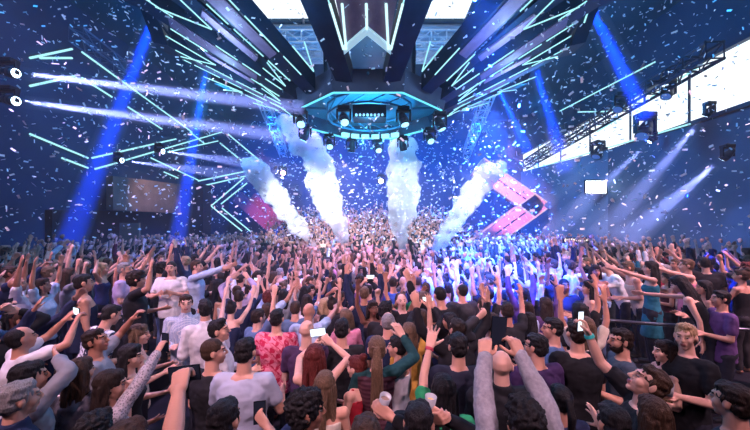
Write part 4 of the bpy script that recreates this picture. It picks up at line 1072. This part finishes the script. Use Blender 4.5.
jet([(402, 258, 1.5), (402, 240, 6), (400, 222, 12), (402, 205, 15), (404, 188, 17), (403, 168, 16), (403, 150, 15)], 'upright thick smoke jet under the rig')
jet([(429, 257, 1.5), (440, 242, 6), (453, 226, 9), (464, 208, 11), (474, 192, 12), (486, 176, 12), (497, 168, 9)], 'slanting smoke jet leaning towards the pink chevron')

# ------------------------------------------------------------------ confetti
CONF = mat('confetti_paper', (.85, .9, .95), .6)
CONF.node_tree.nodes['Principled BSDF'].inputs['Transmission Weight'].default_value = 0
def conf_geo(sz): g = G(); g.box((0, 0, 0), (sz * .42, sz, .0012)); return g
cme = conf_geo(.05).mesh('confetti'); cme.materials.append(CONF)
def conf_spot():
    r = random.random()
    if r < .40: d = random.uniform(9, 16); px, py = random.gauss(375, 95), random.uniform(120, 250)
    elif r < .80: d = random.uniform(4.5, 12); px, py = random.uniform(0, 750), random.uniform(-10, 240)
    else: d = random.uniform(5, 13); px, py = random.gauss(170 if random.random() < .5 else 580, 70), random.uniform(0, 200)
    return px, py, d
cs = []
while len(cs) < 5200:
    px, py, d = conf_spot(); p = P(px, py, d)
    if abs(p.x) > WX - .5 or p.z > CZ - .5 or p.z < 2.4: continue
    cs.append((d * random.uniform(.8, 1.2), p))
cs.sort(key=lambda q: q[0])
for i, (_, p) in enumerate(cs[:300]):
    o = link('confetti_piece', cme); o.location = p; o.rotation_euler = [random.uniform(0, 6.28) for _ in range(3)]; s = random.uniform(.55, .95) * min(1, p.y / 7); o.scale = (s, s, s)
    tag(o, 'small white paper confetti slip fluttering in the air above the crowd', 'confetti', 'paper confetti in the air')
g = G()
for _, p in cs[300:]:
    M = np.array(Euler([random.uniform(0, 6.28) for _ in range(3)]).to_matrix()); s = random.uniform(1.0, 1.8); g.box(p, (.021 * s, .05 * s, .0012), M)
me = bpy.data.meshes.new('confetti'); me.from_pydata(np.concatenate(g.v).tolist(), [], g.f); me.materials.append(CONF)
o = link('confetti', me); tag(o, 'cloud of tiny white confetti slips filling the air', 'confetti', None, 'stuff')

# ------------------------------------------------------------------ light
def spot(loc, aim, col, e, ang, blend=.6, size=.2):
    l = bpy.data.lights.new('spot', 'SPOT'); l.energy = e; l.color = col; l.spot_size = math.radians(ang); l.spot_blend = blend; l.shadow_soft_size = size
    o = bpy.data.objects.new('stage_and_fill_spot', l); COL.objects.link(o); o.location = loc; o.rotation_euler = (Vector(aim) - Vector(loc)).to_track_quat('-Z', 'Y').to_euler(); return o
def area(loc, aim, col, e, sx, sy):
    l = bpy.data.lights.new('area', 'AREA'); l.energy = e; l.color = col; l.shape = 'RECTANGLE'; l.size = sx; l.size_y = sy
    o = bpy.data.objects.new('wash', l); COL.objects.link(o); o.location = loc; o.rotation_euler = (Vector(aim) - Vector(loc)).to_track_quat('-Z', 'Y').to_euler(); return o
PK = (1, .50, .62)
for x, e in ((-4.5, 2500), (0, 800), (4.5, 1700)): spot((x, -1.5, 8.2), (x * .4, 4.6, 1.4), (1, .60, .74), e, 62, .9, .12)
spot((-7, 4, 7), (-2.5, 6.5, 1.5), (.85, .5, 1), 1700, 70); spot((7.5, 3, 7), (4.6, 5.8, 1.5), (1, .5, .62), 2600, 60)
spot((0, 8, 5.0), (0, 8.8, 1), (.45, .3, 1), 1200, 130, .8)
spot((-1.5, 13, 8), (-4, 9, 1.5), (.75, .4, 1), 2400, 70)
spot((1.4, 4.2, 6.4), (2.5, 7.0, 1.5), (.01, .09, 1), 52000, 40, 1); spot((3.0, 8.5, 6), (4.4, 12, 1.5), (.02, .12, 1), 52000, 60, .9)
spot((5, 3, 9), (4.5, 7, 1.8), (.6, .75, 1), 2600, 15, .8)
spot((-2, 14, 9), (-6, 17, 1), (.2, .2, 1), 3000, 80)
spot((0, 11, 9), (0, 18.5, 1.8), (.8, .35, .8), 1500, 56); spot((-1.5, 11, 6), (-1.5, 13.5, 1.2), (1, .40, .62), 1500, 66)
spot((5.5, 13.5, 6.5), (8.2, 20, 4.6), (1, .38, .5), 9000, 36); spot((-6, 17, 7), (-7.5, 25, 3.5), (1, .2, .35), 4500, 34); spot((-8.5, 15, 6.5), (-11.5, 17, 4.3), (1, .62, .5), 550, 55)  # fill spots added to brighten the pink chevron, red bars and brown panel
spot((5, 12, 7), (10.6, 20, 4), (.25, .5, 1), 2500, 45)  # added blue fill that lifts the grey screen wall
spot((-1, 8, 5.5), (-7, 11, 1.5), (.05, .14, 1), 3500, 45)
spot((3, 12, 8), (8, 14, 1.5), (.9, .6, 1), 3000, 70)
# unseen fill spots added to whiten the smoke jets
for x, e in ((-3.4, 4200), (-1.2, 2600), (1.2, 2400), (3.4, 3200)): spot((x, 10.4, 4.9), (x * .95, 14.4, 4.0), (.8, .85, 1), e, 50)
# added blue fill on walls and ceiling, without any fixtures
def point(loc, col, e, size=.6):
    l = bpy.data.lights.new('wash', 'POINT'); l.energy = e; l.color = col; l.shadow_soft_size = size
    o = bpy.data.objects.new('wash', l); COL.objects.link(o); o.location = loc
for x, y, z, e in ((-7, 5, 7, 300), (7, 5, 7, 340), (-7, 14, 8, 850), (7, 14, 8, 950), (0, 13, 7.5, 900)): point((x, y, z), (.015, .34, 1), e)
for x in (-6, 0, 6): spot((x, 19, 10.5), (x, 28, 4.5), (.01, .16, 1), 10500, 110, .8)
point(rp(0, 0, 2.7), (.08, .55, 1), 260, .4)
for az in (-78, -52, -27, 27, 52, 78): point(rp(az, 3.9, prof(3.9) - .45), (.35, .62, 1), 60, .15)  # small fill points added in the bays to lighten the rig arms
point((0, 16, 10.2), (.7, .85, 1), 320, .4)  # added point, no fixture, lighting the pale ceiling panels
spot((0, -3.5, 9), (0, 9, 6), (.75, .8, 1), 350, 90, .9)  # soft front fill added to brighten the confetti, also reaches the rig
# lamps glaring towards the camera from the back truss
for px, py, c, lb in ((381, 180, (.85, .7, 1), 'bright lamp glaring beside the upright jet'), (283, 172, (1, .45, .75), 'pink lamp glaring between the two slanting jets')):
    l = P(px, py, 21) ; moving_head(l + Vector((0, 0, .3)), (0, 0, ZC), lb, c, 1.4, 12)
# room haze
m = bpy.data.materials.new('room_haze'); m.use_nodes = True; nt = m.node_tree; nt.nodes.clear()
v = nt.nodes.new('ShaderNodeVolumeScatter'); v.inputs['Color'].default_value = (1, 1, 1, 1); v.inputs['Density'].default_value = .0036
out = nt.nodes.new('ShaderNodeOutputMaterial'); nt.links.new(v.outputs[0], out.inputs['Volume'])
g = G(); g.box((0, 15.4, 5.9), (24.4, 24.6, 11.6)); o = g.obj('haze', m); tag(o, 'thin stage haze hanging in the whole hall', 'haze', None, 'stuff')

g = G()
for i, (a, b) in enumerate(SK): g.box(((a + b) / 2, 16.5, CZ - .06), (b - a, 3.2, .1))
o = struct('trim_5', g, mat('pale_ceiling_panel', (.42, .5, .58), .7))
# rail of the platform beside the dance floor
def pipe(pts, r, name, label, cat):
    g = G()
    for p, q in zip(pts, pts[1:]): g.cap(p, r, q, r, 8)
    o = g.obj(name, mat('rail_metal', (.12, .12, .15), .3, .8), None, True); tag(o, label, cat); return o
R0, R1, R2 = Vector((3.0, 5.1, 1.35)), Vector((3.9, 4.55, 1.4)), Vector((5.6, 4.1, 1.4))
pipe([Vector((R0.x, R0.y, .35)), R0, R1, R2, Vector((R2.x, R2.y, .0))], .025, 'hand_rail', 'dark metal hand rail below the woman in teal', 'railing')
